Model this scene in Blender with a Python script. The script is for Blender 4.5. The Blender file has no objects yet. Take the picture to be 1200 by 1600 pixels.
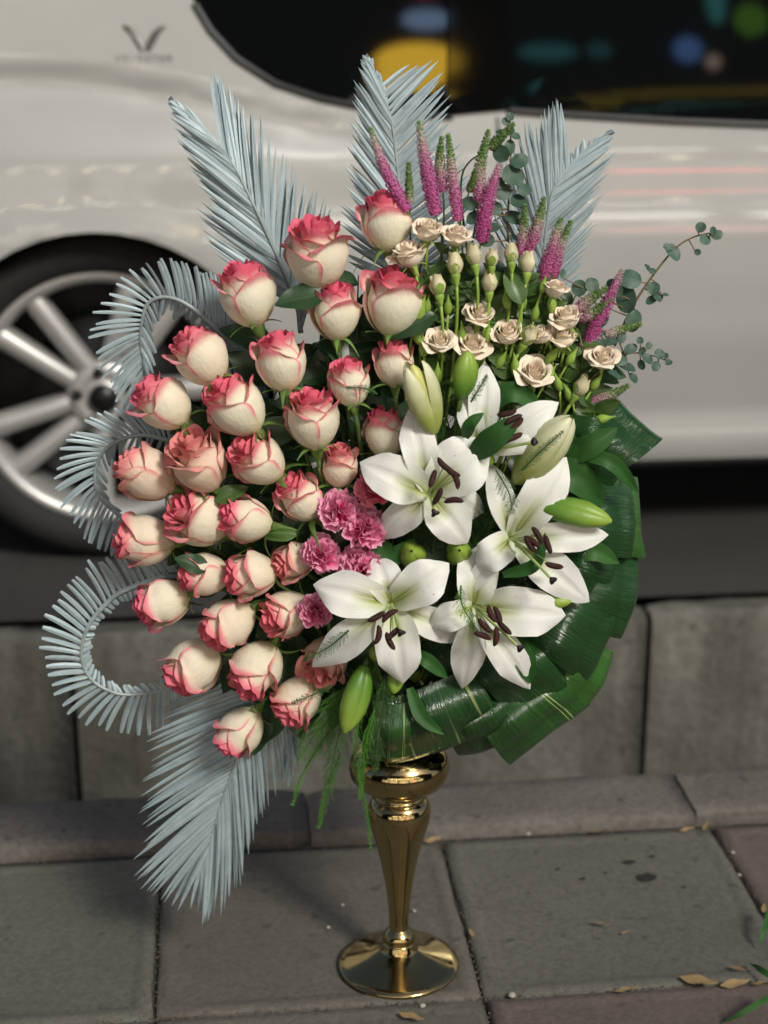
import bpy, bmesh, math, random
from mathutils import Vector, Matrix, Quaternion, noise
from mathutils.geometry import delaunay_2d_cdt

sc = bpy.context.scene
col = sc.collection
rad = math.radians
rnd = random.Random(7)

# ------------------------------------------------------------------ camera, sky, sun, exposure
F, PITCH, YAW, CAMH = 2600.0, rad(18.1), rad(6.05), 1.15
CAM = Vector((0, 0, CAMH))
FH = Vector((math.sin(YAW), math.cos(YAW), 0))
RT = Vector((math.cos(YAW), -math.sin(YAW), 0))
FW = FH * math.cos(PITCH) + Vector((0, 0, -math.sin(PITCH)))
UP = RT.cross(FW)
NV = -FW                                   # towards the viewer
cd = bpy.data.cameras.new('camera')
cam = bpy.data.objects.new('camera', cd)
col.objects.link(cam)
cam.location = CAM
cam.rotation_euler = (math.pi / 2 - PITCH, 0, -YAW)
cd.sensor_fit = 'VERTICAL'
cd.sensor_height = 36.0
cd.lens = F / 1600 * 36
cd.clip_start = 0.05
cd.clip_end = 500
cd.dof.use_dof = True
cd.dof.focus_distance = 1.79
cd.dof.aperture_fstop = 3.4
sc.camera = cam

SUN_EL, SUN_AZ = rad(39), (0.50, -0.866)
w = bpy.data.worlds.new('World')
sc.world = w
w.use_nodes = True
wn = w.node_tree
sky = wn.nodes.new('ShaderNodeTexSky')
sky.sky_type = 'NISHITA'
sky.sun_disc = False
sky.sun_elevation = SUN_EL
sky.sun_rotation = math.atan2(SUN_AZ[0], SUN_AZ[1])
sky.air_density = 0.7
sky.dust_density = 3.0
sky.ozone_density = 0.6
wn.links.new(sky.outputs[0], wn.nodes['Background'].inputs[0])
wn.nodes['Background'].inputs[1].default_value = 0.06
sl = bpy.data.lights.new('sun', 'SUN')
sl.energy = 2.0
sl.angle = rad(14)
sl.color = (1.0, 0.985, 0.90)
so = bpy.data.objects.new('sun', sl)
col.objects.link(so)
sdir = Vector((SUN_AZ[0] * math.cos(SUN_EL), SUN_AZ[1] * math.cos(SUN_EL), math.sin(SUN_EL)))
so.rotation_euler = (-sdir).to_track_quat('-Z', 'Y').to_euler()
so.location = (3, -4, 6)
sc.view_settings.view_transform = 'Standard'
sc.view_settings.look = 'None'
sc.view_settings.gamma = 1
sc.view_settings.exposure = 0.35
sc.view_settings.use_curve_mapping = False
sc.render.engine = 'CYCLES'
sc.cycles.max_bounces = 6
sc.cycles.use_denoising = True
sc.cycles.sample_clamp_indirect = 4.0

# ------------------------------------------------------------------ helpers
def ray(x, y):
    return FW + RT * ((x - 600) / F) + UP * ((800 - y) / F)
def W(x, y, D):                            # the point seen at (x, y) that stands D metres ahead
    d = ray(x, y)
    return CAM + d * (D / d.dot(FH))
def G(x, y, z=0.0):                        # the point seen at (x, y) on level z
    d = ray(x, y)
    return CAM + d * ((z - CAMH) / d.z)
def mpp(P):                                # metres per photo pixel at P
    return (P - CAM).dot(FW) / F
def lerp(a, b, t): return a + (b - a) * t
def sm(a, b, x):
    t = min(1, max(0, (x - a) / (b - a)))
    return t * t * (3 - 2 * t)
def interp(tab, x):
    if x <= tab[0][0]: return tab[0][1]
    for (a, p), (b, q) in zip(tab, tab[1:]):
        if x <= b: return p + (q - p) * (x - a) / (b - a)
    return tab[-1][1]
def catmull(pts, n):
    """n+1 points along a smooth curve through pts (even in arc length)"""
    P = [Vector(p) for p in pts]
    if len(P) == 2:
        dense = [P[0].lerp(P[1], i / 40) for i in range(41)]
    else:
        E = [P[0] * 2 - P[1]] + P + [P[-1] * 2 - P[-2]]
        dense = []
        for i in range(1, len(E) - 2):
            a, b, c, d = E[i - 1:i + 3]
            for k in range(14):
                t = k / 14
                dense.append(0.5 * ((2 * b) + (c - a) * t + (2 * a - 5 * b + 4 * c - d) * t * t + (3 * b - a - 3 * c + d) * t ** 3))
        dense.append(P[-1])
    L = [0]
    for a, b in zip(dense, dense[1:]): L.append(L[-1] + (b - a).length)
    out, j = [], 0
    for i in range(n + 1):
        s = L[-1] * i / n
        while j < len(L) - 2 and L[j + 1] < s: j += 1
        seg = L[j + 1] - L[j]
        out.append(dense[j].lerp(dense[j + 1], (s - L[j]) / seg if seg > 1e-9 else 0))
    return out

class MB:
    def __init__(s):
        s.V, s.F, s.A = [], [], {}
    def grid(s, rows, closed=False, attrs=None):
        b, m = len(s.V), len(rows[0])
        for r in rows: s.V.extend(tuple(p) for p in r)
        for i in range(len(rows) - 1):
            for j in range(m if closed else m - 1):
                k = (j + 1) % m
                s.F.append((b + i * m + j, b + i * m + k, b + (i + 1) * m + k, b + (i + 1) * m + j))
        if attrs:
            for key, vals in attrs.items(): s.A.setdefault(key, [0.0] * b).extend(vals)
        for key in s.A:
            s.A[key].extend([0.0] * (len(s.V) - len(s.A[key])))
    def tube(s, pts, r0, r1=None, n=6, attrs=None, cap=True):
        r1 = r0 if r1 is None else r1
        rows, prev = [], None
        N = len(pts)
        for i, p in enumerate(pts):
            p = Vector(p)
            t = (Vector(pts[min(i + 1, N - 1)]) - Vector(pts[max(i - 1, 0)])).normalized()
            a = prev if prev is not None else (Vector((0, 0, 1)) if abs(t.z) < .9 else Vector((1, 0, 0)))
            x = (a - t * a.dot(t)).normalized()
            prev = x
            y = t.cross(x)
            rr = r0(i / (N - 1)) if callable(r0) else lerp(r0, r1, i / (N - 1))
            rows.append([p + (x * math.cos(2 * math.pi * k / n) + y * math.sin(2 * math.pi * k / n)) * rr for k in range(n)])
        b = len(s.V)
        s.grid(rows, True)
        if cap:
            s.F.append(tuple(b + k for k in range(n))[::-1])
            s.F.append(tuple(b + (N - 1) * n + k for k in range(n)))
    def lathe(s, prof, n=48, c=(0, 0, 0), wob=None):
        c = Vector(c)
        rows = []
        for r, z in prof:
            rows.append([c + Vector((r * math.cos(2 * math.pi * k / n), r * math.sin(2 * math.pi * k / n), z)) for k in range(n)])
        s.grid(rows, True)
    def box(s, lo, hi):
        b = len(s.V)
        for x in (lo[0], hi[0]):
            for y in (lo[1], hi[1]):
                for z in (lo[2], hi[2]): s.V.append((x, y, z))
        for f in ((0, 1, 3, 2), (4, 6, 7, 5), (0, 4, 5, 1), (2, 3, 7, 6), (0, 2, 6, 4), (1, 5, 7, 3)):
            s.F.append(tuple(b + i for i in f))
    def data(s, name, mat, smooth=True, M=None):
        me = bpy.data.meshes.new(name)
        V = [tuple(M @ Vector(v)) for v in s.V] if M is not None else s.V
        me.from_pydata(V, [], s.F)
        me.materials.append(mat)
        for k, vals in s.A.items():
            vals = vals + [0.0] * (len(s.V) - len(vals))
            me.attributes.new(k, 'FLOAT', 'POINT').data.foreach_set('value', vals)
        if smooth: me.polygons.foreach_set('use_smooth', [True] * len(me.polygons))
        me.update()
        return me
    def obj(s, name, mat, parent=None, smooth=True, M=None):
        return link(name, s.data(name, mat, smooth, M), parent)

def link(name, data, parent=None):
    o = bpy.data.objects.new(name, data)
    col.objects.link(o)
    if parent is not None: o.parent = parent
    return o
def tag(o, label=None, cat=None, group=None, kind=None):
    if label: o['label'] = label
    if cat: o['category'] = cat
    if group: o['group'] = group
    if kind: o['kind'] = kind
    return o
def thing(name, label, cat, M=None, group=None):
    o = link(name, None)
    o.empty_display_size = 0.02
    if M is not None:
        if isinstance(M, Vector): M = Matrix.Translation(M)
        o.matrix_world = M
    return tag(o, label, cat, group)
def frame(P, z, spin=0.0, scale=1.0, xhint=None):
    """matrix at P whose +Z is z"""
    z = Vector(z).normalized()
    h = Vector(xhint) if xhint is not None else (RT if abs(z.dot(RT)) < .9 else UP)
    x = (h - z * h.dot(z)).normalized()
    y = z.cross(x)
    R = Matrix((x, y, z)).transposed() @ Matrix.Rotation(spin, 3, 'Z')
    return Matrix.Translation(P) @ R.to_4x4() @ Matrix.Scale(scale, 4)
def imgdir(ang, tilt):
    """direction at image angle ang (90 = up), leaning tilt degrees towards the viewer"""
    a, t = rad(ang), rad(tilt)
    return (RT * math.cos(a) + UP * math.sin(a)) * math.cos(t) + NV * math.sin(t)

# ------------------------------------------------------------------ materials
def material(name, rough=0.5, **kw):
    m = bpy.data.materials.new(name)
    m.use_nodes = True
    b = m.node_tree.nodes['Principled BSDF']
    b.inputs['Roughness'].default_value = rough
    for k, v in kw.items(): b.inputs[k.replace('_', ' ')].default_value = v
    return m, m.node_tree, b
def N(nt, kind, **props):
    n = nt.nodes.new(kind)
    for k, v in props.items():
        if k[0] == 'i' and k[1:].isdigit(): n.inputs[int(k[1:])].default_value = v
        else: setattr(n, k, v)
    return n
def c4(c): return (c[0], c[1], c[2], 1)
def ramp(nt, fac, stops):
    r = nt.nodes.new('ShaderNodeValToRGB')
    e = r.color_ramp.elements
    while len(e) < len(stops): e.new(0.5)
    for k, (p, c) in enumerate(stops):
        e[k].position = p
        e[k].color = c4(c) if hasattr(c, '__len__') else (c, c, c, 1)
    if fac is not None: nt.links.new(fac, r.inputs[0])
    return r.outputs[0]
def mix(nt, fac, a, b, mode='MIX'):
    n = nt.nodes.new('ShaderNodeMix')
    n.data_type = 'RGBA'
    n.blend_type = mode
    for k, v in ((0, fac), (6, a), (7, b)):
        if hasattr(v, 'is_linked') or hasattr(v, 'links'): nt.links.new(v, n.inputs[k])
        elif k == 0: n.inputs[0].default_value = v
        else: n.inputs[k].default_value = c4(v)
    return n.outputs[2]
def mth(nt, op, a, b=None):
    n = nt.nodes.new('ShaderNodeMath')
    n.operation = op
    for k, v in ((0, a), (1, b)):
        if v is None: continue
        if hasattr(v, 'links'): nt.links.new(v, n.inputs[k])
        else: n.inputs[k].default_value = v
    return n.outputs[0]
def attr(nt, name, kind='GEOMETRY'):
    n = nt.nodes.new('ShaderNodeAttribute')
    n.attribute_type = kind
    n.attribute_name = name
    return n.outputs['Fac']
def coords(nt, scale=(1, 1, 1), space='Object'):
    t = nt.nodes.new('ShaderNodeTexCoord')
    m = nt.nodes.new('ShaderNodeMapping')
    m.inputs['Scale'].default_value = scale
    nt.links.new(t.outputs[space], m.inputs[0])
    return m.outputs[0]
def wcoords(nt, scale=(1, 1, 1)):
    t = nt.nodes.new('ShaderNodeNewGeometry')
    m = nt.nodes.new('ShaderNodeMapping')
    m.inputs['Scale'].default_value = scale
    nt.links.new(t.outputs['Position'], m.inputs[0])
    return m.outputs[0]
def noisef(nt, vec, scale, detail=3, rough=.55):
    n = N(nt, 'ShaderNodeTexNoise')
    n.inputs['Scale'].default_value = scale
    n.inputs['Detail'].default_value = detail
    n.inputs['Roughness'].default_value = rough
    if vec is not None: nt.links.new(vec, n.inputs['Vector'])
    return n.outputs[0]
def bump(nt, b, h, strength, dist):
    n = nt.nodes.new('ShaderNodeBump')
    n.inputs['Strength'].default_value = strength
    n.inputs['Distance'].default_value = dist
    nt.links.new(h, n.inputs['Height'])
    nt.links.new(n.outputs[0], b.inputs['Normal'])
def rand(nt): return nt.nodes.new('ShaderNodeObjectInfo').outputs['Random']
def translucent(nt, b, colour, fac):
    """let some light through thin petals and leaves"""
    out = nt.nodes['Material Output']
    t = nt.nodes.new('ShaderNodeBsdfTranslucent')
    if hasattr(colour, 'links'): nt.links.new(colour, t.inputs[0])
    else: t.inputs[0].default_value = c4(colour)
    mx = nt.nodes.new('ShaderNodeMixShader')
    mx.inputs[0].default_value = fac
    nt.links.new(b.outputs[0], mx.inputs[1])
    nt.links.new(t.outputs[0], mx.inputs[2])
    nt.links.new(mx.outputs[0], out.inputs[0])

def m_rose(name, cream, pink, peach):
    m, nt, b = material(name, .55)
    b.inputs['Specular IOR Level'].default_value = .25
    v = coords(nt)
    nz = noisef(nt, v, 90, 4)
    nz2 = noisef(nt, coords(nt, (1, 1, .25)), 260, 2)
    rim = attr(nt, 'rim')
    tone = attr(nt, '["tone"]', 'OBJECT')
    k = mth(nt, 'ADD', rim, mth(nt, 'MULTIPLY', mth(nt, 'SUBTRACT', nz, .5), .40))
    k = ramp(nt, k, [(.02, 0.0), (.24, .26), (.60, .74), (.95, 1)])
    base = mix(nt, noisef(nt, v, 35, 2), cream, (cream[0] * .93, cream[1] * .93, cream[2] * .8))
    base = mix(nt, ramp(nt, attr(nt, 'v'), [(.02, .75), (.38, 0.)]), base, (.74, .76, .42))
    base = mix(nt, mth(nt, 'MULTIPLY', rand(nt), .22), base, (.92, .72, .58))
    base = mix(nt, tone, base, peach)
    pk = mix(nt, tone, pink, (.78, .27, .23))
    pk = mix(nt, mth(nt, 'MULTIPLY', nz2, .5), pk, (.84, .36, .38))
    c = mix(nt, k, base, pk)
    nt.links.new(c, b.inputs['Base Color'])
    bump(nt, b, mth(nt, 'ADD', nz2, mth(nt, 'MULTIPLY', nz, 2.0)), .4, .0012)
    translucent(nt, b, c, .14)
    return m
M_ROSE = m_rose('rose_petal', (.91, .88, .74), (.84, .085, .20), (.88, .68, .53))

def m_plain(name, c0, c1, rough=.5, scale=40, b_s=0, b_d=.001, trans=0, spec=.4, vec=None, per_object=.15, **kw):
    m, nt, b = material(name, rough, **kw)
    b.inputs['Specular IOR Level'].default_value = spec
    v = coords(nt, vec or (1, 1, 1))
    nz = noisef(nt, v, scale, 4)
    f = ramp(nt, nz, [(.3, 0.0), (.7, 1.0)])
    c = mix(nt, f, c0, c1)
    if per_object:
        hs = nt.nodes.new('ShaderNodeHueSaturation')
        nt.links.new(c, hs.inputs['Color'])
        nt.links.new(mth(nt, 'ADD', mth(nt, 'MULTIPLY', rand(nt), 2 * per_object), 1 - per_object), hs.inputs['Value'])
        c = hs.outputs[0]
    nt.links.new(c, b.inputs['Base Color'])
    if b_s: bump(nt, b, nz, b_s, b_d)
    if trans: translucent(nt, b, c, trans)
    return m
M_SEPAL = m_plain('sepal_green', (.10, .19, .035), (.17, .28, .07), .45, 60, trans=.1)
M_STEM = m_plain('stem_green', (.06, .12, .025), (.11, .18, .045), .45, 60)
M_BRIGHT = m_plain('bud_green', (.20, .33, .045), (.32, .46, .09), .42, 60)
M_EUC = m_plain('eucalyptus_leaf', (.035, .085, .055), (.075, .14, .095), .5, 50, trans=.1)
M_EUCSTEM = m_plain('eucalyptus_stem', (.22, .10, .06), (.17, .17, .07), .5, 60)
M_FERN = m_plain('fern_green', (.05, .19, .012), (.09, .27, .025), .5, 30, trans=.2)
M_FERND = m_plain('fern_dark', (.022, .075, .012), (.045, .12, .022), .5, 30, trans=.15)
M_ANTHER = m_plain('anther_maroon', (.022, .005, .005), (.055, .013, .010), .75, 300, .4, .0006, per_object=.2)
M_STIGMA = m_plain('stigma_dark', (.018, .008, .015), (.03, .014, .02), .5, 200)
M_FILAMENT = m_plain('filament_green', (.34, .46, .14), (.42, .52, .2), .45, 60)

def m_leaf(name, dark, light, vein, rough=.38, trans=.1):
    m, nt, b = material(name, rough)
    u, v = attr(nt, 'u'), attr(nt, 'v')
    nz = noisef(nt, coords(nt), 45, 3)
    c = mix(nt, ramp(nt, nz, [(.3, 0.), (.75, 1.)]), dark, light)
    au = mth(nt, 'ABSOLUTE', u)
    # side veins slant from the midrib to the margin
    s = mth(nt, 'SINE', mth(nt, 'MULTIPLY', mth(nt, 'SUBTRACT', v, mth(nt, 'MULTIPLY', au, .12)), 62.0))
    side = ramp(nt, s, [(.90, 0.), (1, .35)])
    mid = ramp(nt, au, [(.02, .8), (.09, 0.)])
    k = mth(nt, 'MAXIMUM', side, mid)
    c = mix(nt, k, c, vein)
    hs = nt.nodes.new('ShaderNodeHueSaturation')
    nt.links.new(c, hs.inputs['Color'])
    nt.links.new(mth(nt, 'ADD', mth(nt, 'MULTIPLY', rand(nt), .5), .75), hs.inputs['Value'])
    nt.links.new(hs.outputs[0], b.inputs['Base Color'])
    bump(nt, b, k, -.35, .0008)
    translucent(nt, b, hs.outputs[0], trans)
    return m
M_LEAF = m_leaf('rose_leaf', (.018, .052, .020), (.038, .088, .030), (.06, .12, .045))
M_LEAFB = m_leaf('spray_leaf', (.045, .10, .022), (.085, .16, .038), (.12, .20, .06))
M_LILYLEAF = m_plain('lily_leaf', (.022, .085, .018), (.045, .13, .03), .5, 30, spec=.2, trans=.08, vec=(1, 1, 1))

def m_palm():
    m, nt, b = material('silver_palm', .5, Metallic=.12)
    v = attr(nt, 'v')
    nz = noisef(nt, coords(nt), 70, 4)
    c = mix(nt, ramp(nt, nz, [(.3, 0.), (.7, 1.)]), (.30, .38, .41), (.425, .51, .54))
    c = mix(nt, mth(nt, 'MULTIPLY', rand(nt), .8), c, (.34, .44, .47))
    worn = ramp(nt, noisef(nt, coords(nt, (1, 1, 1)), 28, 5), [(.63, 0.), (.72, .55)])
    c = mix(nt, worn, c, (.10, .14, .09))
    nt.links.new(c, b.inputs['Base Color'])
    return m
M_PALM = m_palm()
M_RACHIS = m_plain('palm_rachis', (.28, .34, .33), (.40, .46, .46), .45, 90, Metallic=.2)

def m_lily():
    m, nt, b = material('lily_petal', .48)
    b.inputs['Specular IOR Level'].default_value = .3
    u, v = attr(nt, 'u'), attr(nt, 'v')
    au = mth(nt, 'ABSOLUTE', u)
    throat = mth(nt, 'MULTIPLY', ramp(nt, v, [(.22, 1.), (.58, 0.)]), ramp(nt, au, [(.0, 1.), (.75, .15)]))
    rib = mth(nt, 'MULTIPLY', ramp(nt, au, [(.02, .55), (.10, 0.)]), ramp(nt, v, [(.3, 1.), (.95, .1)]))
    nz = noisef(nt, coords(nt), 60, 3)
    white = mix(nt, nz, (.90, .905, .86), (.82, .83, .78))
    c = mix(nt, throat, white, (.50, .58, .12))
    streak = mth(nt, 'MULTIPLY', ramp(nt, v, [(.26, 1.), (.58, 0.)]), ramp(nt, au, [(.06, 1.), (.30, 0.)]))
    c = mix(nt, streak, c, (.24, .29, .008))
    c = mix(nt, rib, c, (.80, .82, .66))
    spk = ramp(nt, noisef(nt, coords(nt), 420, 1), [(.735, 0.), (.76, .8)])
    spk = mth(nt, 'MULTIPLY', spk, mth(nt, 'MULTIPLY', ramp(nt, v, [(.3, 0.), (.45, 1.), (.7, 1.), (.8, 0.)]), ramp(nt, noisef(nt, coords(nt), 30, 1), [(.5, 0.), (.6, 1.)])))
    c = mix(nt, spk, c, (.16, .05, .03))
    nt.links.new(c, b.inputs['Base Color'])
    cb = nt.nodes.new('ShaderNodeCombineXYZ')
    nt.links.new(u, cb.inputs[0]); nt.links.new(mth(nt, 'MULTIPLY', v, .35), cb.inputs[1]); nt.links.new(rand(nt), cb.inputs[2])
    st = noisef(nt, cb.outputs[0], 14, 3)
    bump(nt, b, st, .35, .0012)
    translucent(nt, b, c, .12)
    return m
M_LILY = m_lily()
def m_grad(name, c0, c1, rough=.42, a='v', lo=.25, hi=.85, trans=0.05):
    m, nt, b = material(name, rough)
    v = attr(nt, a)
    k = mth(nt, 'ADD', v, mth(nt, 'MULTIPLY', mth(nt, 'SUBTRACT', noisef(nt, coords(nt), 80, 3), .5), .35))
    c = mix(nt, ramp(nt, k, [(lo, 0.), (hi, 1.)]), c0, c1)
    nt.links.new(c, b.inputs['Base Color'])
    if trans: translucent(nt, b, c, trans)
    return m
M_BUDCREAM = m_grad('lily_bud_cream', (.36, .42, .10), (.72, .72, .48))
M_BUDGREEN = m_grad('lily_bud_green', (.11, .25, .028), (.28, .42, .06))
M_BUDGROOVE = m_grad('lily_bud_yellow', (.38, .44, .10), (.62, .62, .18))
M_CREAMBUD = m_plain('spray_bud_cream', (.66, .60, .36), (.74, .68, .46), .5, 60, trans=.15)
M_CARN = m_grad('carnation_petal', (.95, .075, .33), (.96, .52, .70), .6, lo=.42, hi=.95, trans=.22)
for _m in (M_CARN,): _m.node_tree.nodes['Principled BSDF'].inputs['Specular IOR Level'].default_value = .1
M_CARNRED = m_grad('carnation_red', (.88, .07, .20), (.92, .40, .48), .6, lo=.6, hi=1.1, trans=.08)
M_SPRAY = None
def m_spray():
    m, nt, b = material('spray_rose_petal', .55)
    b.inputs['Specular IOR Level'].default_value = .25
    rim = attr(nt, 'rim')
    v = coords(nt)
    nz = noisef(nt, v, 110, 3)
    c = mix(nt, ramp(nt, nz, [(.3, 0.), (.7, 1.)]), (.96, .88, .73), (.96, .83, .66))
    c = mix(nt, ramp(nt, rim, [(.2, 0.), (1, .30)]), c, (.95, .72, .56))
    nt.links.new(c, b.inputs['Base Color'])
    translucent(nt, b, c, .08)
    return m
M_SPRAY = m_spray()
def m_veronica():
    m, nt, b = material('veronica_floret', .6)
    v = attr(nt, 'v')
    r1 = ramp(nt, v, [(0, (.60, .06, .34)), (.50, (.64, .15, .40)), (.70, (.66, .40, .48)), (.84, (.58, .54, .42)), (.95, (.24, .36, .12)), (1, (.14, .27, .06))])
    c = mix(nt, mth(nt, 'MULTIPLY', noisef(nt, coords(nt), 500, 1), .5), r1, (.62, .30, .46), 'MIX')
    c = mix(nt, ramp(nt, v, [(.55, 0.), (.7, 1.)]), c, r1)
    nt.links.new(c, b.inputs['Base Color'])
    return m
M_VERON = m_veronica()
def m_cord():
    m, nt, b = material('folded_leaf', .15)
    b.inputs['Specular IOR Level'].default_value = .8
    u, v = attr(nt, 'u'), attr(nt, 'v')
    comb = nt.nodes.new('ShaderNodeCombineXYZ')
    nt.links.new(mth(nt, 'ADD', u, mth(nt, 'MULTIPLY', rand(nt), 40.0)), comb.inputs[0])
    nt.links.new(mth(nt, 'MULTIPLY', v, .06), comb.inputs[1])
    fine = noisef(nt, comb.outputs[0], 26, 3, .7)
    wide = noisef(nt, comb.outputs[0], 3.2, 2)
    stripy = attr(nt, '["stripe"]', 'OBJECT')
    pale = attr(nt, '["pale"]', 'OBJECT')
    c = mix(nt, ramp(nt, fine, [(.3, 0.), (.7, 1.)]), (.008, .042, .010), (.022, .082, .018))
    c = mix(nt, pale, c, (.045, .15, .022))
    st = mth(nt, 'MULTIPLY', ramp(nt, noisef(nt, comb.outputs[0], 6.5, 1), [(.60, 0.), (.64, 1.), (.67, 1.), (.70, 0.)]), stripy)
    c = mix(nt, st, c, (.44, .50, .20))
    c = mix(nt, mth(nt, 'MULTIPLY', ramp(nt, wide, [(.55, 0.), (.75, .6)]), stripy), c, (.07, .17, .03))
    nt.links.new(c, b.inputs['Base Color'])
    bump(nt, b, fine, .85, .0026)
    return m
M_CORD = m_cord()
M_GOLD, _nt, _b = material('polished_gold', .10, Metallic=1.0)
_n = noisef(_nt, coords(_nt), 30, 4)
_nt.links.new(mix(_nt, _n, (.52, .395, .18), (.44, .335, .155)), _b.inputs['Base Color'])
_nt.links.new(ramp(_nt, noisef(_nt, coords(_nt), 60, 5), [(.35, .06), (.75, .2)]), _b.inputs['Roughness'])
bump(_nt, _b, noisef(_nt, coords(_nt, (1, 1, .5)), 45, 2), .05, .002)

def m_ground(name, c0, c1, c2, rough=.85, big=3, fine=120, bs=.5, bd=.003, tint=None, spots=True, streak=None, spec=.3):
    m, nt, b = material(name, rough)
    b.inputs['Specular IOR Level'].default_value = spec
    v = wcoords(nt)
    n1 = noisef(nt, v, big, 5, .6)
    n2 = noisef(nt, v, fine, 4, .65)
    c = mix(nt, ramp(nt, n1, [(.32, 0.), (.7, 1.)]), c0, c1)
    if tint is not None:
        c = mix(nt, attr(nt, '["tint"]', 'OBJECT'), c, tint)
        c = mix(nt, ramp(nt, noisef(nt, v, 6, 5, .7), [(.38, .0), (.72, .45)]), c, c2)
    if streak is not None:
        sv = wcoords(nt, (1, 1, .12))
        c = mix(nt, ramp(nt, noisef(nt, sv, 9, 4, .65), [(.45, 0.), (.72, .8)]), c, streak)
    c = mix(nt, ramp(nt, n2, [(.35, .45), (.6, 0.)]), c, c2)
    if spots:
        c = mix(nt, ramp(nt, noisef(nt, v, 34, 2, .5), [(.66, 0.), (.72, .5)]), c, (c2[0] * .6, c2[1] * .6, c2[2] * .6))
        c = mix(nt, ramp(nt, noisef(nt, v, 310, 2, .5), [(.70, 0.), (.76, .55)]), c, (c1[0] * 2, c1[1] * 2, c1[2] * 2))
    nt.links.new(c, b.inputs['Base Color'])
    bump(nt, b, n2, bs, bd)
    nt.links.new(ramp(nt, n1, [(.3, rough - .2), (.7, rough)]), b.inputs['Roughness'])
    return m
M_TILE = m_ground('paving_tile', (.138, .136, .110), (.185, .180, .148), (.070, .068, .058), .75, tint=(.165, .120, .106))
M_KERB = m_ground('kerb_stone', (.132, .118, .104), (.185, .168, .150), (.062, .056, .049), .85, 6, 90, .7, .004)
M_WALL = m_ground('channel_wall', (.104, .102, .088), (.222, .217, .190), (.060, .055, .046), .9, 5, 60, .9, .006, streak=(.058, .052, .040))
M_ROAD = m_ground('asphalt', (.045, .042, .039), (.058, .054, .050), (.030, .028, .026), .9, 1.5, 160, .8, .004)
M_DIRT = m_ground('joint_dirt', (.050, .045, .036), (.072, .064, .050), (.030, .026, .020), .95, 12, 120, .8, .004)
M_FACADE = m_plain('dark_facade', (.020, .019, .018), (.032, .030, .028), .8, 2, per_object=0)
# ------------------------------------------------------------------ the setting
def sheet(name, x0, x1, y0, y1, z, mat):
    b = MB()
    b.grid([[(x0, y0, z), (x1, y0, z)], [(x0, y1, z), (x1, y1, z)]])
    return tag(b.obj(name, mat, smooth=False), kind='structure')
sheet('ground', -150, 150, -150, 150, -.62, M_DIRT)
pav = sheet('pavement', -40, 40, -6.0, 2.048, -.0085, M_DIRT)

TX, TY, X0, Y0 = .3855, .372, -.091, 1.661
def tile_mesh(seed):
    r = random.Random(seed)
    b = MB()
    def ring(ins, z, j=0.0):
        a, c = TX / 2 - ins, TY / 2 - ins
        n = 7
        pts = []
        for (x0, y0), (x1, y1) in (((-a, -c), (a, -c)), ((a, -c), (a, c)), ((a, c), (-a, c)), ((-a, c), (-a, -c))):
            for k in range(n):
                pts.append((lerp(x0, x1, k / n) + r.uniform(-j, j), lerp(y0, y1, k / n) + r.uniform(-j, j), z + r.uniform(-j, j) * .4))
        return pts
    rings = [ring(.0026, -.035), ring(.0022, -.005, .0014), ring(.0065, -.0008, .0014), ring(.019, 0, .0006), ring(.024, -.0022, .0004), ring(.03, -.0024)]
    b.grid(rings, True)
    n0 = 5 * 28
    b.F.append(tuple(n0 + k for k in range(28)))
    return b.data('tile', M_TILE)
tiles = [tile_mesh(k) for k in range(5)]
tones = {(0, 0): .30, (-1, 0): .0, (1, 0): .0, (2, 0): 1.0, (-1, -1): .05, (0, -1): .12, (1, -1): .95, (2, -1): .1}
for i in range(-5, 7):
    for j in range(-8, 1):
        o = link('tile', tiles[(i * 3 + j) % 5], pav)
        o.location = (X0 + TX * (i + .5), Y0 + TY * (j + .5), rnd.uniform(-.0012, .0012))
        o.rotation_euler = (rnd.uniform(-.002, .002), rnd.uniform(-.002, .002), 0)
        o['tint'] = float(tones.get((i, j), rnd.choice((0, .1, .9, 1))))

def block_mesh(name, sx, sy, sz, mat, seed, bev=.006, j=.0025, nx=10):
    r = random.Random(seed)
    b = MB()
    prof = [(-sy / 2, -sz), (-sy / 2, -bev), (-sy / 2 + bev * .4, -bev * .35), (-sy / 2 + bev, 0), (-sy / 4, .0), (sy / 4, .0), (sy / 2 - bev, 0), (sy / 2, -bev), (sy / 2, -sz)]
    rows = []
    for k in range(nx + 1):
        x = lerp(-sx / 2, sx / 2, k / nx)
        end = bev * .6 if k in (0, nx) else 0
        rows.append([(x, y * (1 - end / sy) + r.uniform(-j, j), z - (end if z > -sz * .9 else 0) + (r.uniform(-j, j) * .5 if z > -sz * .9 else 0)) for y, z in prof])
    b.grid(rows)
    b.F.append(tuple(range(len(prof))))
    b.F.append(tuple(len(b.V) - 1 - k for k in range(len(prof))))
    return b.data(name, mat)
kerb = tag(link('kerb', None), kind='structure')
kd = [block_mesh('kerb_stone', .548, .135, .5, M_KERB, s, .009, .0028, 18) for s in range(3)]
for k in range(-6, 10):
    o = link('kerb_stone', kd[k % 3], kerb)
    o.location = (.39 + .55 * k, 2.119 + rnd.uniform(-.003, .003), .013 + rnd.uniform(-.003, .002))
    o.rotation_euler = (rnd.uniform(-.01, .01), 0, rnd.uniform(-.004, .004))
wall = tag(link('channel_wall', None), kind='structure')
wd = [block_mesh('wall_block', 1.10, .075, .62, M_WALL, s + 9, .016, .004, 20) for s in range(3)]
for k in range(-4, 6):
    o = link('wall_block', wd[k % 3], wall)
    o.location = (.83 - .555 + 1.11 * k, 2.965 + rnd.uniform(-.004, .004), -.036)
sheet('channel_floor', -40, 40, 2.0, 3.1, -.42, M_DIRT)
sheet('road', -60, 60, 3.0, 13.0, -.030, M_ROAD)
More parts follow.
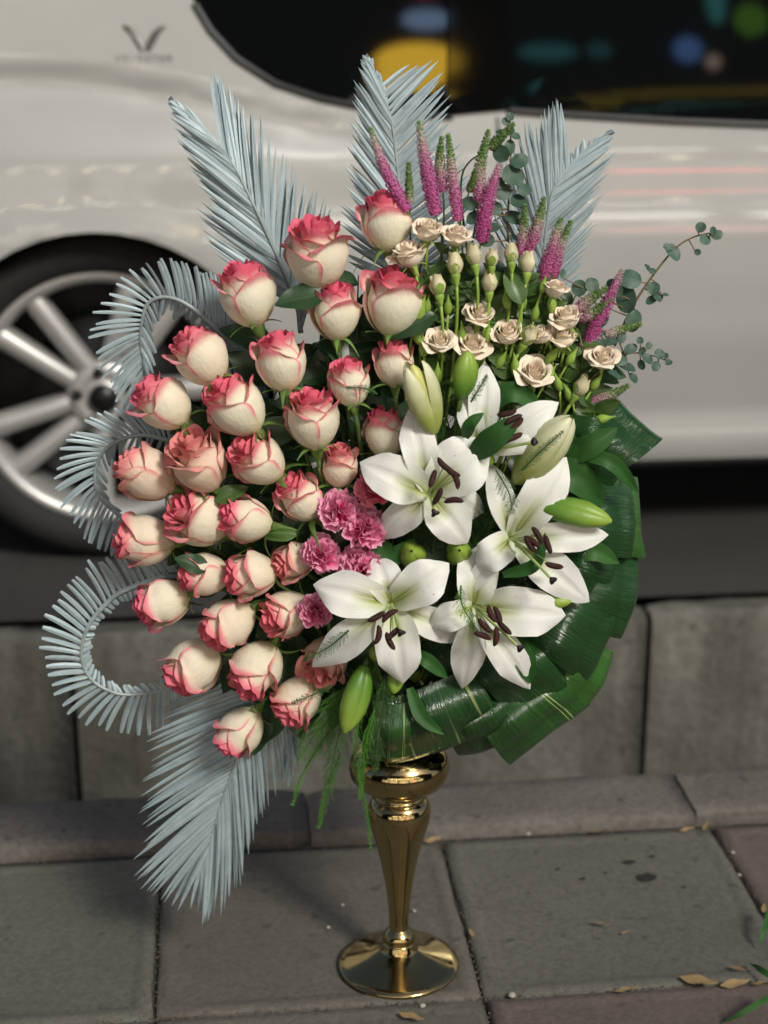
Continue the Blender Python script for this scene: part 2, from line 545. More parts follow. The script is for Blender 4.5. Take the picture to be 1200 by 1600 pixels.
sheet('far_pavement', -60, 60, 13.0, 17.0, .10, M_KERB)

# ------------------------------------------------------------------ the white car
CY, CW = 3.30, 1.74                          # near side plane and width
WX, WZ, WR = -.221, .315, .338               # rear wheel
ARCH = .352
def side_y(x, z):
    y = interp([(.10, .05), (.16, .028), (.20, .012), (.24, .03), (.30, .018), (.42, -.004), (.55, -.012), (.66, -.008), (.70, .006), (.78, .012), (.85, .027), (.87, .0315), (1.55, .1913)], z)
    fade = 1 - sm(.15, .42, x)
    y -= .040 * math.exp(-((x - WX) / .5) ** 2) * sm(.30, .60, z) * (1 - sm(.80, .93, z))
    zg = .938 - .10 * sm(-.35, .35, x)
    y += .034 * fade * math.exp(-((z - zg) / .019) ** 2) * (1 - sm(.0, .12, z - zg - .02))
    y += .10 * sm(2.4, 3.2, x) ** 2 + .12 * sm(-.55, -1.0, x) ** 2
    # a rounded lip round the wheel arches
    for wx in (WX, WX + 2.65):
        d = math.hypot(x - wx, z - WZ)
        y += -.010 * math.exp(-((d - ARCH - .018) / .016) ** 2) if z > .2 else 0
    return CY + y
def car_px(x, y):
    Y = CY
    for _ in range(8):
        d = ray(x, y)
        P = CAM + d * (Y / d.y)
        Y = side_y(P.x, P.z)
    return (P.x, P.z)
def arc(cx, a0, a1, n=28):
    return [(cx + ARCH * math.cos(lerp(a0, a1, k / n)), WZ + ARCH * math.sin(lerp(a0, a1, k / n))) for k in range(n + 1)]
a_lo = math.asin((.155 - WZ) / ARCH)
outline = [(-.93, .28), (-.985, .45), (-.975, .70), (-.91, .95), (-.74, 1.18), (-.47, 1.35), (0, 1.455), (.6, 1.49), (1.1, 1.45), (1.6, 1.28), (2.0, 1.02), (2.5, .93), (2.95, .80), (3.15, .62), (3.2, .40), (3.1, .20), (2.84, .165)]
top_n = len(outline)
outline += arc(WX + 2.65, a_lo, math.pi - a_lo) + arc(WX, a_lo, math.pi - a_lo) + [(-.62, .22)]
quarter = [car_px(x, y) for x, y in ((303, 6), (328, 48), (368, 92), (430, 132), (500, 155), (570, 169), (640, 179), (704, 184))] + [(.50, 1.30), (.28, 1.285), (.08, 1.21), (-.02, 1.14)]
doorwin = [car_px(x, y) for x, y in ((792, 174), (900, 181), (1050, 190), (1200, 196))] + [(1.50, .885), (1.72, .92), (1.52, 1.11), (1.22, 1.26), (.92, 1.315), (.60, 1.315)]
pillar = [car_px(x, y) for x, y in ((700, 180), (750, 175), (797, 171))] + [(.61, 1.32), (.49, 1.31)]
def inside(p, poly):
    c = False
    for (x0, y0), (x1, y1) in zip(poly, poly[1:] + poly[:1]):
        if (y0 > p[1]) != (y1 > p[1]) and p[0] < (x1 - x0) * (p[1] - y0) / (y1 - y0) + x0: c = not c
    return c
def densify(poly, step=.03):
    out = []
    for a, b in zip(poly, poly[1:] + poly[:1]):
        n = max(1, int(math.dist(a, b) / step))
        out += [(lerp(a[0], b[0], k / n), lerp(a[1], b[1], k / n)) for k in range(n)]
    return out
def cut_sheet(polys, holes, step):
    V, E = [], []
    for poly in polys + holes:
        d = densify(poly)
        n0 = len(V)
        V += d
        E += [(n0 + k, n0 + (k + 1) % len(d)) for k in range(len(d))]
    xs = [p[0] for p in polys[0]]
    zs = [p[1] for p in polys[0]]
    x = min(xs)
    while x < max(xs):
        z = min(zs)
        while z < max(zs):
            if inside((x, z), polys[0]) and not any(inside((x, z), h) for h in holes): V.append((x, z))
            z += step * .6
        x += step
    r = delaunay_2d_cdt([Vector(v) for v in V], E, [], 0, 1e-5)
    P, T = r[0], r[2]
    keep = []
    for t in T:
        c = [sum(P[i][k] for i in t) / len(t) for k in (0, 1)]
        a_, b_, c_ = (P[i] for i in t)
        if abs((b_[0] - a_[0]) * (c_[1] - a_[1]) - (c_[0] - a_[0]) * (b_[1] - a_[1])) < 1e-6: continue
        if inside(c, polys[0]) and not any(inside(c, h) for h in holes): keep.append(tuple(t))
    return [(p[0], p[1]) for p in P], keep
M_PAINT, _nt, _b = material('white_car_paint', .30)
_b.inputs['Base Color'].default_value = (.56, .54, .50, 1)
_b.inputs['Coat Weight'].default_value = 1.0
_b.inputs['Coat Roughness'].default_value = .06
_nt.links.new(mix(_nt, ramp(_nt, noisef(_nt, coords(_nt), 2.5, 4), [(.35, 0.), (.7, 1.)]), (.445, .445, .425), (.405, .405, .388)), _b.inputs['Base Color'])
M_GLASS, _nt, _b = material('dark_car_glass', .03)
_b.inputs['Base Color'].default_value = (.004, .0045, .005, 1)
_b.inputs['Specular IOR Level'].default_value = .55
M_TRIM = m_plain('black_trim', (.008, .008, .008), (.012, .012, .012), .35, 20, per_object=0)
M_RUBBER = m_plain('tyre_rubber', (.014, .014, .014), (.022, .021, .020), .8, 60, .3, .001, per_object=0)
M_ALLOY, _nt, _b = material('alloy_rim', .42, Metallic=.55)
_b.inputs['Base Color'].default_value = (.52, .51, .50, 1)
M_DISC, _nt, _b = material('brake_disc', .4, Metallic=.9)
_b.inputs['Base Color'].default_value = (.05, .05, .05, 1)
M_CHROME, _nt, _b = material('grey_badge', .35, Metallic=.6)
_b.inputs['Base Color'].default_value = (.13, .13, .125, 1)

car = thing('white_car', 'white hatchback with black windows parked beyond the open channel, rear alloy wheel behind the flowers', 'car', Vector((0, 0, 0)))
P2, T2 = cut_sheet([outline], [quarter, doorwin], .05)
b = MB()
for s in (0, 1):
    n0 = len(b.V)
    for x, z in P2:
        y = side_y(x, z)
        b.V.append((x, y if s == 0 else 2 * CY + CW - y, z))
    for t in T2: b.F.append(tuple(n0 + i for i in (t if s == 0 else t[::-1])))
skin = densify(outline, .05)[:0]
for k in range(top_n - 1):                   # roof, bonnet, ends
    a, c = outline[k], outline[k + 1]
    n = max(1, int(math.dist(a, c) / .06))
    for i in range(n):
        p, q = [(lerp(a[0], c[0], t), lerp(a[1], c[1], t)) for t in (i / n, (i + 1) / n)]
        rows = []
        for (x, z) in (p, q):
            y0 = side_y(x, z)
            rows.append([(x, lerp(y0, 2 * CY + CW - y0, j / 10), z + .05 * (1 - (j / 5 - 1) ** 2) * sm(.9, 1.3, z)) for j in range(11)])
        b.grid(rows)
b.obj('body', M_PAINT, car)
def pane(name, poly, inset, mat):
    Pv, Tv = cut_sheet([poly], [], .08)
    for s in (0, 1):
        g = MB()
        for x, z in Pv:
            y = side_y(x, z) + inset
            g.V.append((x, y if s == 0 else 2 * CY + CW - y, z))
        g.F = [t if s == 0 else t[::-1] for t in Tv]
        g.obj(name, mat, car, False)
pane('quarter_window', quarter, .006, M_GLASS)
pane('door_window', doorwin, .006, M_GLASS)
M_PILLAR = m_plain('pillar_black', (.003, .003, .003), (.004, .004, .004), .05, 20, spec=.22, per_object=0)
pane('window_pillar', pillar, -.006, M_PILLAR)
def side_strip(name, pts, wdt, proud, mat, parent=car):
    g = MB()
    P3 = [Vector((x, side_y(x, z) - proud, z)) for x, z in pts]
    rows = []
    for i, p in enumerate(P3):
        t = (P3[min(i + 1, len(P3) - 1)] - P3[max(i - 1, 0)]).normalized()
        nrm = Vector((-t.z, 0, t.x))
        rows.append([p + Vector((0, proud + .004, 0)) - nrm * wdt, p - nrm * wdt * .8, p, p + nrm * wdt * .8, p + Vector((0, proud + .004, 0)) + nrm * wdt])
    g.grid(rows)
    return g.obj(name, mat, parent)
side_strip('window_seal', densify(quarter, .03)[:22], .008, .004, M_TRIM)
side_strip('window_seal', densify(doorwin, .03)[:26], .008, .004, M_TRIM)
dx, dz = car_px(777, 180)
side_strip('door_gap', [(dx + .005 * math.sin(k / 14 * 3), lerp(dz - .004, .21, k / 24)) for k in range(25)], .0035, .0006, M_TRIM)
side_strip('sill_trim', [(lerp(.12, 2.05, k / 30), .148) for k in range(31)], .014, .006, M_TRIM)
# wheel wells, floor and lamps
g = MB()
for wx in (WX, WX + 2.65):
    rows = []
    for k in range(25):
        a = math.pi * (1.12 - 1.24 * k / 24)
        rows.append([(wx + (ARCH - .004) * math.cos(a), y, WZ + (ARCH - .004) * math.sin(a)) for y in (CY + .012, CY + .30)])
    g.grid(rows)
    n0 = len(g.V)
    for k in range(24):
        a = 2 * math.pi * k / 24
        g.V.append((wx + ARCH * math.cos(a), CY + .30, WZ + ARCH * math.sin(a)))
    g.F.append(tuple(range(n0, n0 + 24)))
g.box((-.85, CY + .22, .17), (3.0, CY + CW - .22, .22))
g.obj('underbody', M_TRIM, car)
g = MB()
g.box((.62, CY + .35, .15), (1.15, CY + .85, .22)); g.obj('exhaust_shield', M_DISC, car)
for y in (CY + .06, CY + CW - .36):
    g = MB(); rows = []
    for k in range(9):
        rows.append([(-.985 - .02 * math.sin(math.pi * k / 8), y + .30 * j / 6, .70 + .17 * k / 8) for j in range(7)])
    g.grid(rows); g.obj('tail_lamp', m_plain('tail_lamp_red', (.25, .01, .01), (.3, .015, .015), .2, per_object=0), car)
# wheels
def wheel(wx, mirror):
    t = MB()
    prof = [(.262, -.010), (.270, -.024), (.300, -.030), (.325, -.022), (.336, .0), (WR, .03), (WR, .17), (.325, .195), (.262, .19)]
    t.V = []
    def lathe_y(m, prof, n=72):
        rows = [[(r * math.cos(2 * math.pi * k / n), y, r * math.sin(2 * math.pi * k / n)) for k in range(n)] for r, y in prof]
        m.grid(rows, True)
    lathe_y(t, prof)
    Mx = Matrix.Translation((wx, CY + .045, WZ)) if not mirror else Matrix.Translation((wx, CY + CW - .045, WZ)) @ Matrix.Rotation(math.pi, 4, 'Z')
    o = t.obj('wheel', M_RUBBER, car, M=Mx)
    o['label'] = 'black tyre on a ten spoke alloy rim'
    r = MB()
    lathe_y(r, [(.262, .16), (.240, .15), (.232, .05), (.236, .010), (.244, -.006), (.256, -.010), (.264, -.006), (.266, .004)])
    r.obj('rim', M_ALLOY, o, M=Mx)
    d = MB()
    lathe_y(d, [(.0, .085), (.155, .085), (.157, .10), (.157, .115)], 48)
    d.obj('brake_disc', M_DISC, o, M=Mx)
    bk = MB()
    lathe_y(bk, [(.0, .165), (.240, .162)], 40)
    bk.obj('wheel_back', M_TRIM, o, M=Mx)
    for k in range(5):
        for s in (-1, 1):
            a0 = rad(135 + 72 * k)
            sp = MB()
            p0 = Vector((.045 * math.cos(a0 + s * .35), 0, .045 * math.sin(a0 + s * .35)))
            p1 = Vector((.245 * math.cos(a0 + s * .21), 0, .245 * math.sin(a0 + s * .21)))
            dr = (p1 - p0).normalized()
            nn = Vector((-dr.z, 0, dr.x))
            rows = []
            for i in range(7):
                q = p0.lerp(p1, i / 6)
                hw = lerp(.0185, .021, i / 6)
                y = interp([(0, .012), (.3, .004), (.8, .0), (1, .002)], i / 6)
                rows.append([q + nn * x + Vector((0, y + yy, 0)) for x, yy in ((-hw, .05), (-hw, .010), (-hw * .6, 0), (hw * .6, 0), (hw, .010), (hw, .05))])
            sp.grid(rows)
            sp.obj('spoke', M_ALLOY, o, M=Mx)
    h = MB()
    lathe_y(h, [(.0, .055), (.075, .055), (.078, .02), (.070, .006), (.045, .004), (.036, .010), (.030, .0), (.0, -.003)], 40)
    h.obj('hub', M_ALLOY, o, M=Mx)
    cp = MB()
    lathe_y(cp, [(.030, .004), (.029, -.006), (.0, -.008)], 32)
    cp.obj('hub_cap', M_TRIM, o, M=Mx)
    for k in range(5):
        a = rad(99 + 72 * k)
        l = MB()
        rows = [[(.054 * math.cos(a) + rr * math.cos(2 * math.pi * j / 10), y, .054 * math.sin(a) + rr * math.sin(2 * math.pi * j / 10)) for j in range(10)] for rr, y in ((.011, .010), (.011, -.002), (.007, -.004), (.0005, -.004))]
        l.grid(rows, True)
        l.obj('wheel_nut', M_DISC, o, M=Mx)
    return o
for wx in (WX, WX + 2.65):
    for mr in (False, True): wheel(wx, mr)
# badge on the rear pillar: two wings over a line of small letters
def on_side(x, z, proud): return Vector((x, side_y(x, z) - proud, z))
bx, bz = car_px(226, 57)
g = MB()
for s in (-1, 1):
    path = [(s * .004, -.026), (s * .012, -.010), (s * .022, .006), (s * .036, .018), (s * .040, .021)]
    hw = [.006, .0075, .007, .005, .0015]
    rows = []
    for (px_, pz), h_ in zip(path, hw):
        q = [(-h_, .000), (-h_ * .7, .003), (h_ * .7, .003), (h_, .000)]
        rows.append([on_side(bx + px_ + o_ * .9, bz + pz - s * o_ * .45, d_) for o_, d_ in q])
    g.grid(rows)
g.obj('wing_badge', M_CHROME, car)
fc = bpy.data.curves.new('badge_letters', 'FONT')
fc.body = 'VELOSTER'
fc.size = .019
fc.space_character = 1.35
fc.extrude = .0012
fc.align_x = 'CENTER'
fo = link('badge_letters', fc)
dgr = bpy.context.evaluated_depsgraph_get()
me = bpy.data.meshes.new_from_object(fo.evaluated_get(dgr))
bpy.data.objects.remove(fo)
lx, lz = car_px(225, 97)
for v in me.vertices:
    x, y, z = v.co
    v.co = on_side(lx + x, lz + y, z + .0005)
me.materials.clear(); me.materials.append(M_CHROME)
link('badge_lettering', me, car)

# ------------------------------------------------------------------ the shops behind the viewer, seen as reflections
def glow(name, c, s):
    m = bpy.data.materials.new(name)
    m.use_nodes = True
    nt = m.node_tree
    nt.nodes.remove(nt.nodes['Principled BSDF'])
    e = nt.nodes.new('ShaderNodeEmission')
    e.inputs[0].default_value = c4(c)
    e.inputs[1].default_value = s
    nt.links.new(e.outputs[0], nt.nodes['Material Output'].inputs[0])
    return m
FY = -6.0
shop = thing('shop_building', 'dark shop building across the pavement, seen only as reflections', 'building', Vector((0, FY, 0)))
g = MB(); g.box((-22, -5, -.1), (22, -.02, 6.3)); g.obj('wall', M_FACADE, shop, False)
g = MB()
for k in range(5):
    x0 = -7.2 + k * 3.2
    for i in range(4):                       # panes between the bars
        g.box((x0 + .7 * i + .03, -.015, .55), (x0 + .7 * i + .67, .02, 2.5))
g.obj('shop_window', glow('lit_shop_window', (1, .93, .82), 1.1), shop, False)
M_BULB = glow('warm_bulb', (1, .80, .50), 55)
M_TUBE = glow('white_tube', (1, .95, .85), 16)
bm_ = MB()
bm_.lathe([(.001, -.06), (.03, -.05), (.045, -.015), (.04, .02), (.02, .05), (.001, .055)], 14)
bulb_d = bm_.data('glass_bulb', M_BULB)
def lamp_box(name, label, cat, x0, x1, z0, z1, m, group=None, oval=False, y=.10):
    t = thing(name, label, cat, Vector(((x0 + x1) / 2, FY, (z0 + z1) / 2)), group)
    hx, hz = (x1 - x0) / 2, (z1 - z0) / 2
    n = 40
    def ring(k, yy):
        if oval: return [(hx * k * math.cos(2 * math.pi * i / n), yy, hz * k * math.sin(2 * math.pi * i / n)) for i in range(n)]
        q = []
        for i in range(n):
            a = 2 * math.pi * i / n
            c_, s_ = math.cos(a), math.sin(a)
            q.append((math.copysign(abs(c_) ** .2, c_) * (hx - .02 + .02 * k), yy, math.copysign(abs(s_) ** .2, s_) * (hz - .02 + .02 * k)))
        return q
    g = MB(); g.grid([ring(1.03, .0), ring(1.03, y - .01), ring(1.0, y - .008)], True); g.obj('casing', M_TRIM, t)
    g = MB(); g.grid([ring(1.0, y - .01), ring(.9, y)], True); g.F.append(tuple(range(n, 2 * n))); g.obj('lit_face', m, t, False)
lamp_box('lit_sign', 'yellow oval lit sign high on the shop front, mirrored in the rear car window', 'sign', 1.34, 2.06, 4.84, 5.16, glow('yellow_sign', (1, .60, .05), 8), oval=True)
lamp_box('lit_sign', 'pale blue oval lamp above the yellow sign, mirrored in the rear car window', 'lamp', 1.58, 1.98, 5.26, 5.44, glow('pale_blue_lamp', (.45, .65, 1), 2.8), oval=True)
lamp_box('lit_sign', 'small red lamp above the pale blue one, mirrored in the rear car window', 'lamp', 1.66, 1.90, 5.55, 5.68, glow('red_lamp', (1, .10, .14), 4), oval=True)
lamp_box('lit_sign', 'left teal sign mirrored in the front car window', 'sign', 2.50, 2.98, 5.00, 5.15, glow('teal_sign', (.12, .55, .55), 1.0), oval=True)
lamp_box('lit_sign', 'small dim teal sign beside the larger teal one', 'sign', 3.06, 3.26, 5.02, 5.16, glow('dim_teal_sign', (.10, .40, .42), .9), oval=True)
lamp_box('lit_sign', 'blue and white lit panel mirrored at the right of the front car window', 'sign', 3.76, 4.00, 4.98, 5.20, glow('blue_sign', (.20, .42, 1), 1.9), oval=True)
lamp_box('lit_sign', 'white lamp beside the blue panel', 'lamp', 4.02, 4.14, 4.92, 5.05, glow('cream_lamp', (1, .75, .6), 2), oval=True)
lamp_box('lit_sign', 'green round lit sign mirrored in the top corner of the front car window', 'sign', 4.28, 4.56, 5.20, 5.48, glow('green_sign', (.30, .75, .06), 1.1), oval=True)
lamp_box('lit_sign', 'tall teal strip beside the green sign', 'sign', 4.06, 4.22, 5.30, 5.75, glow('teal_strip', (.10, .5, .5), 1.8), oval=True)
lamp_box('strip_light', 'long yellow strip light under the first floor windows of the shops', 'lamp', 2.85, 4.70, 4.72, 4.76, glow('yellow_strip', (.85, .65, .05), 1.1))
lamp_box('strip_light', 'long teal strip light just below the yellow one', 'lamp', 2.95, 4.75, 4.57, 4.62, glow('dim_teal_strip', (.12, .38, .32), 1.0))
lamp_box('neon_strip', 'red neon strip over the shop window, mirrored on the white car door', 'lamp', 3.12, 4.30, 1.56, 1.68, glow('red_neon', (1, .09, .11), 20))
lamp_box('lit_sign', 'low yellow lit box beside the shop door, mirrored on the rear wing of the car', 'sign', .42, .84, .90, 1.06, glow('yellow_box', (1, .68, .22), 9))
for k in range(9):
    lamp_box('tube_light', 'one white tube light in the long row under the shop canopy', 'lamp', -4.6 + 1.25 * k, -3.7 + 1.25 * k, 3.3, 3.38, M_TUBE, 'tube lights under the shop canopy', y=.5)
cm = MB(); cm.lathe([(.018, .05), (.02, .09), (.004, .10), (.004, .38)], 10)
cap_d = cm.data('lamp_cap', M_TRIM)
for k in range(12):
    t = thing('hanging_bulb', 'one bare warm bulb in the row over the shop front, mirrored in the gold vase', 'lamp', Vector((-3.3 + .62 * k, FY + .55, 2.75 + .12 * math.sin(k * 1.7))), 'bulbs over the shop front')
    link('glass_bulb', bulb_d, t); link('lamp_cap', cap_d, t)
# ------------------------------------------------------------------ the gold vase
VC = G(623, 1508)
VC.z = 0
VD = (VC).dot(FH)
def vz(y): return W(620, y, VD).z
def vr(y, r): return r * mpp(W(620, y, VD))
vase = thing('gold_vase', 'tall polished gold pedestal vase with a round foot standing on the paving', 'vase', VC)
prof = [(.001, .003), (.068, .003), (.0715, .0), (.0732, .0025), (.0718, .0052)]
prof += [(.064, .0078), (.052, .0115), (.040, .016), (.030, .0205), (.0235, .0245)]
g = MB(); g.lathe(prof, 72); g.obj('foot', M_GOLD, vase)
def pv(rows): return [(vr(y, r), vz(y)) for y, r in rows]
neck = [(.0235, .0245), (.0215, .0275), (.0200, .0325), (.0192, .0345), (.0176, .0358), (.0196, .0385), (.0192, .043), (.0165, .0475), (.0135, .0505), (.0118, .0525)]
g = MB(); g.lathe(neck, 56); g.obj('foot_collar', M_GOLD, vase)
body = [(.0118, .0525)] + pv([(1440, 15), (1420, 16.5), (1390, 20), (1360, 25.5), (1330, 32.5), (1305, 40), (1288, 45.5), (1272, 49.5), (1260, 49), (1250, 44.5), (1245, 39)])
body = [p for i, p in enumerate(body) if i == 0 or p[1] > body[i - 1][1]]
bs = catmull([(r, z, 0) for r, z in body], 44)
g = MB(); g.lathe([(p.x, p.y) for p in bs], 64); g.obj('body', M_GOLD, vase)
bowl = pv([(1246, 38), (1243, 42), (1240, 39), (1236, 37), (1231, 44), (1226, 56), (1218, 69), (1208, 77), (1196, 79.5), (1184, 77), (1174, 70), (1168, 62), (1166, 58), (1169, 55), (1178, 58), (1195, 62), (1215, 50), (1224, 30), (1226, 2)])
g = MB(); g.lathe(bowl, 72); g.obj('bowl', M_GOLD, vase)
BOWL = VC + Vector((0, 0, vz(1172)))
M_FOAM = m_plain('floral_foam', (.012, .035, .012), (.02, .05, .018), .95, 90, .5, .002)
fm = MB()
rows = []
for i in range(13):
    a = math.pi * i / 12
    rr = .050 * math.sin(a) * (1 if i < 7 else 1.0) + .001
    rows.append([BOWL + Vector((rr * math.cos(2 * math.pi * k / 24), rr * math.sin(2 * math.pi * k / 24), -.03 + .13 * i / 12)) for k in range(24)])
fm.grid(rows, True)
tag(fm.obj('floral_foam', M_FOAM), 'dark green block of floral foam set in the bowl of the gold vase', 'floral foam')
BIND = BOWL + Vector((0, .0, .03))

# ------------------------------------------------------------------ silver palm fronds
def blade(mb, a, b, wid, nrm, sag, tw, blunt, fold):
    """one folded strip from a to b"""
    a, b = Vector(a), Vector(b)
    t = (b - a)
    L = t.length
    t = t / L
    s = t.cross(nrm).normalized()
    n = s.cross(t)
    s, n = s * math.cos(tw) + n * math.sin(tw), n * math.cos(tw) - s * math.sin(tw)
    rows, vs = [], []
    K = 6
    for i in range(K + 1):
        f = i / K
        c = a.lerp(b, f) + sag * (4 * f * (1 - f))
        if blunt: wf = interp([(0, .45), (.15, .9), (.5, 1), (.93, .85), (1, .55)], f)
        else: wf = interp([(0, .6), (.12, .95), (.5, 1), (.78, .78), (1, .05)], f)
        h = wid * wf * .5
        rows.append([c - s * h - n * h * fold, c, c + s * h - n * h * fold])
        vs += [f] * 3
    mb.grid(rows, attrs={'v': vs})

def frond(label, rach, D, sides, group=None, r0=.0032, seed=1):
    """rach: list of (px, py, dD); sides: dicts with tips [(s, px, py, dD)], n, wid ..."""
    R = random.Random(seed)
    P = [W(x, y, D + d) for x, y, d in rach]
    cur = catmull(P, 60)
    root = thing('palm_frond', label, 'palm frond', P[0], group)
    inv = Matrix.Translation(-P[0])
    g = MB(); g.tube(cur, r0, r0 * .3, 7); g.obj('rachis', M_RACHIS, root, M=inv)
    def at(s):
        f = min(max(s, 0), 1) * 60
        i = min(int(f), 59)
        return cur[i].lerp(cur[i + 1], f - i)
    for sd in sides:
        tips = sd['tips']
        n = sd['n']
        tc = catmull([W(x, y, D + d) for _, x, y, d in tips], 80)
        ss = [t[0] for t in tips]
        # arc-length position of each tip knot
        kn = []
        for _, x, y, d in tips:
            q = W(x, y, D + d)
            kn.append(min(range(81), key=lambda i: (tc[i] - q).length_squared))
        kn[0], kn[-1] = 0, 80
        tab = list(zip(ss, kn))
        if tab[0][0] > tab[-1][0]: tab = tab[::-1]
        for k in range(n):
            s = lerp(ss[0], ss[-1], (k + R.uniform(-.12, .12)) / max(1, n - 1))
            fi = min(max(interp(tab, s), 0), 80)
            i = min(int(fi), 79)
            tip = tc[i].lerp(tc[i + 1], fi - i)
            a = at(s)
            jit = sd.get('jit', .004)
            a_ = a + NV * .001
            tip = a + (tip - a) * (1 + R.uniform(-.08, .03)) + RT * R.uniform(-jit, jit) + UP * R.uniform(-jit, jit) + NV * R.uniform(-jit, jit) * 1.6
            sag = (NV * R.uniform(-.3, 1) + UP * sd.get('droop', 0)) * (tip - a).length * .035
            if 'arc' in sd:
                tt = (tip - a).normalized()
                sag += tt.cross(NV) * sd['arc'] * (tip - a).length
            mb = MB()
            blade(mb, a_, tip, sd['wid'] * R.uniform(.85, 1.12), NV, sag, sd.get('tw', 0) + R.gauss(0, sd.get('twj', .25)), sd.get('blunt', False), sd.get('fold', .32))
            mb.obj('leaflet', M_PALM, root, smooth=False, M=inv)
    return root

FG = 'silver painted palm fronds'
frond('broad silver palm frond fanning up to the left above the roses', [(470, 520, .0), (459, 462, 0), (397, 322, .0), (347, 233, .01), (266, 160, .03)], 1.795, [
    dict(tips=[(.10, 330, 392, .0), (.18, 318, 360, .01), (.25, 312, 326, .01), (.30, 326, 318, .0), (.45, 292, 250, .01), (.60, 274, 200, .01), (.80, 267, 170, .02), (1, 264, 157, .03)], n=54, wid=.0064, twj=.25, tw=.2, arc=.0),
    dict(tips=[(0, 522, 330, .01), (.06, 502, 290, .01), (.15, 478, 286, .01), (.3, 448, 240, .02), (.47, 390, 168, .03), (.62, 352, 128, .04), (.73, 328, 106, .05)], n=46, wid=.0054, twj=.32, tw=-.35, arc=-.0),
    dict(tips=[(.70, 300, 178, .02), (.85, 278, 165, .03), (1, 265, 156, .03)], n=12, wid=.0058, twj=.2, tw=-.3)], FG, seed=3)
frond('tall silver palm frond standing behind the pink veronica at the top centre', [(640, 470, 0), (630, 380, .0), (619, 245, .01), (606, 170, .015), (571, 90, .03)], 1.80, [
    dict(tips=[(.05, 538, 400, .0), (.16, 533, 325, .0), (.30, 544, 262, .01), (.42, 547, 205, .01), (.58, 554, 142, .02), (.75, 563, 108, .02), (1, 570, 87, .03)], n=54, wid=.0064, twj=.25, tw=.25, arc=.0),
    dict(tips=[(.06, 790, 345, .01), (.14, 765, 305, .01), (.36, 729, 252, .01), (.48, 712, 196, .01), (.58, 702, 158, .02), (.68, 692, 124, .02), (.77, 687, 94, .03), (.86, 648, 102, .03)], n=38, wid=.0054, twj=.32, tw=-.3, arc=-.0),
    dict(tips=[(.80, 598, 125, .02), (.9, 584, 106, .03), (1, 572, 88, .03)], n=9, wid=.0055, twj=.2, tw=-.2)], FG, seed=4)
frond('silver palm frond leaning right behind the eucalyptus at the top', [(830, 500, 0), (845, 430, 0), (862, 305, .0), (898, 252, .01), (950, 208, .02)], 1.80, [
    dict(tips=[(.10, 762, 345, .0), (.25, 788, 262, .0), (.40, 811, 206, .0), (.58, 856, 168, .01), (.66, 866, 157, .01), (.75, 882, 163, .015)], n=44, wid=.0058, twj=.28, tw=.3, arc=.0),
    dict(tips=[(.74, 890, 232, .01), (.88, 920, 215, .02), (1, 949, 207, .02)], n=10, wid=.0055, twj=.2, tw=.2),
    dict(tips=[(.06, 915, 420, .0), (.26, 930, 332, .0), (.40, 943, 288, .0), (.53, 957, 248, .01), (.66, 961, 225, .015), (1, 954, 206, .02)], n=42, wid=.0056, twj=.3, tw=-.3, arc=-.0)], FG, seed=5)
frond('upper of the three curled silver fronds, hooked over the car wheel', [(420, 590, 0), (348, 523, 0), (297, 479, 0), (260, 464, 0), (232, 473, .0), (222, 500, .0), (219, 535, .005), (226, 565, .01), (236, 600, .012)], 1.775, [
    dict(tips=[(.10, 385, 480, 0), (.24, 345, 440, 0), (.33, 318, 423, -.005), (.42, 293, 413, -.008), (.5, 262, 407, -.01), (.56, 226, 411, -.01), (.6, 196, 428, -.01), (.64, 172, 452, -.01), (.68, 152, 482, -.008), (.73, 144, 520, -.005), (.78, 152, 566, 0), (.85, 168, 600, .004), (.92, 186, 636, .008), (1, 208, 660, .01)], n=47, wid=.0047, blunt=True, twj=.26, jit=.003, arc=.03),
    dict(tips=[(.05, 415, 640, .02), (.2, 372, 590, .02), (.34, 312, 520, .02), (.46, 285, 498, .015), (.54, 258, 490, .01), (.62, 245, 505, .01), (.72, 238, 545, .01), (.84, 240, 590, .01), (1, 245, 640, .01)], n=40, wid=.0052, blunt=True, twj=.3, jit=.004)], FG, .0040, seed=6)
frond('middle curled silver frond, tucked left of the peach roses over the tyre', [(380, 745, 0), (293, 700, 0), (262, 688, 0), (228, 680, 0), (200, 683, 0), (176, 694, 0), (157, 712, 0), (148, 739, .0), (151, 769, .003), (166, 790, .006), (196, 815, .01)], 1.77, [
    dict(tips=[(.10, 330, 655, 0), (.22, 285, 650, 0), (.32, 250, 640, 0), (.40, 205, 632, -.005), (.46, 176, 634, -.008), (.52, 140, 652, -.01), (.57, 112, 676, -.01), (.62, 93, 702, -.01), (.67, 88, 735, -.01), (.72, 90, 768, -.008), (.78, 102, 800, -.004), (.85, 128, 838, 0), (.92, 152, 856, .004), (1, 176, 866, .008)], n=44, wid=.0046, blunt=True, twj=.26, jit=.003, arc=.03),
    dict(tips=[(.1, 360, 780, .02), (.25, 292, 725, .02), (.38, 240, 702, .015), (.5, 195, 706, .01), (.6, 172, 726, .01), (.7, 165, 752, .01), (.82, 178, 790, .01), (1, 215, 830, .01)], n=34, wid=.0046, blunt=True, twj=.3, jit=.003)], FG, .0038, seed=7)
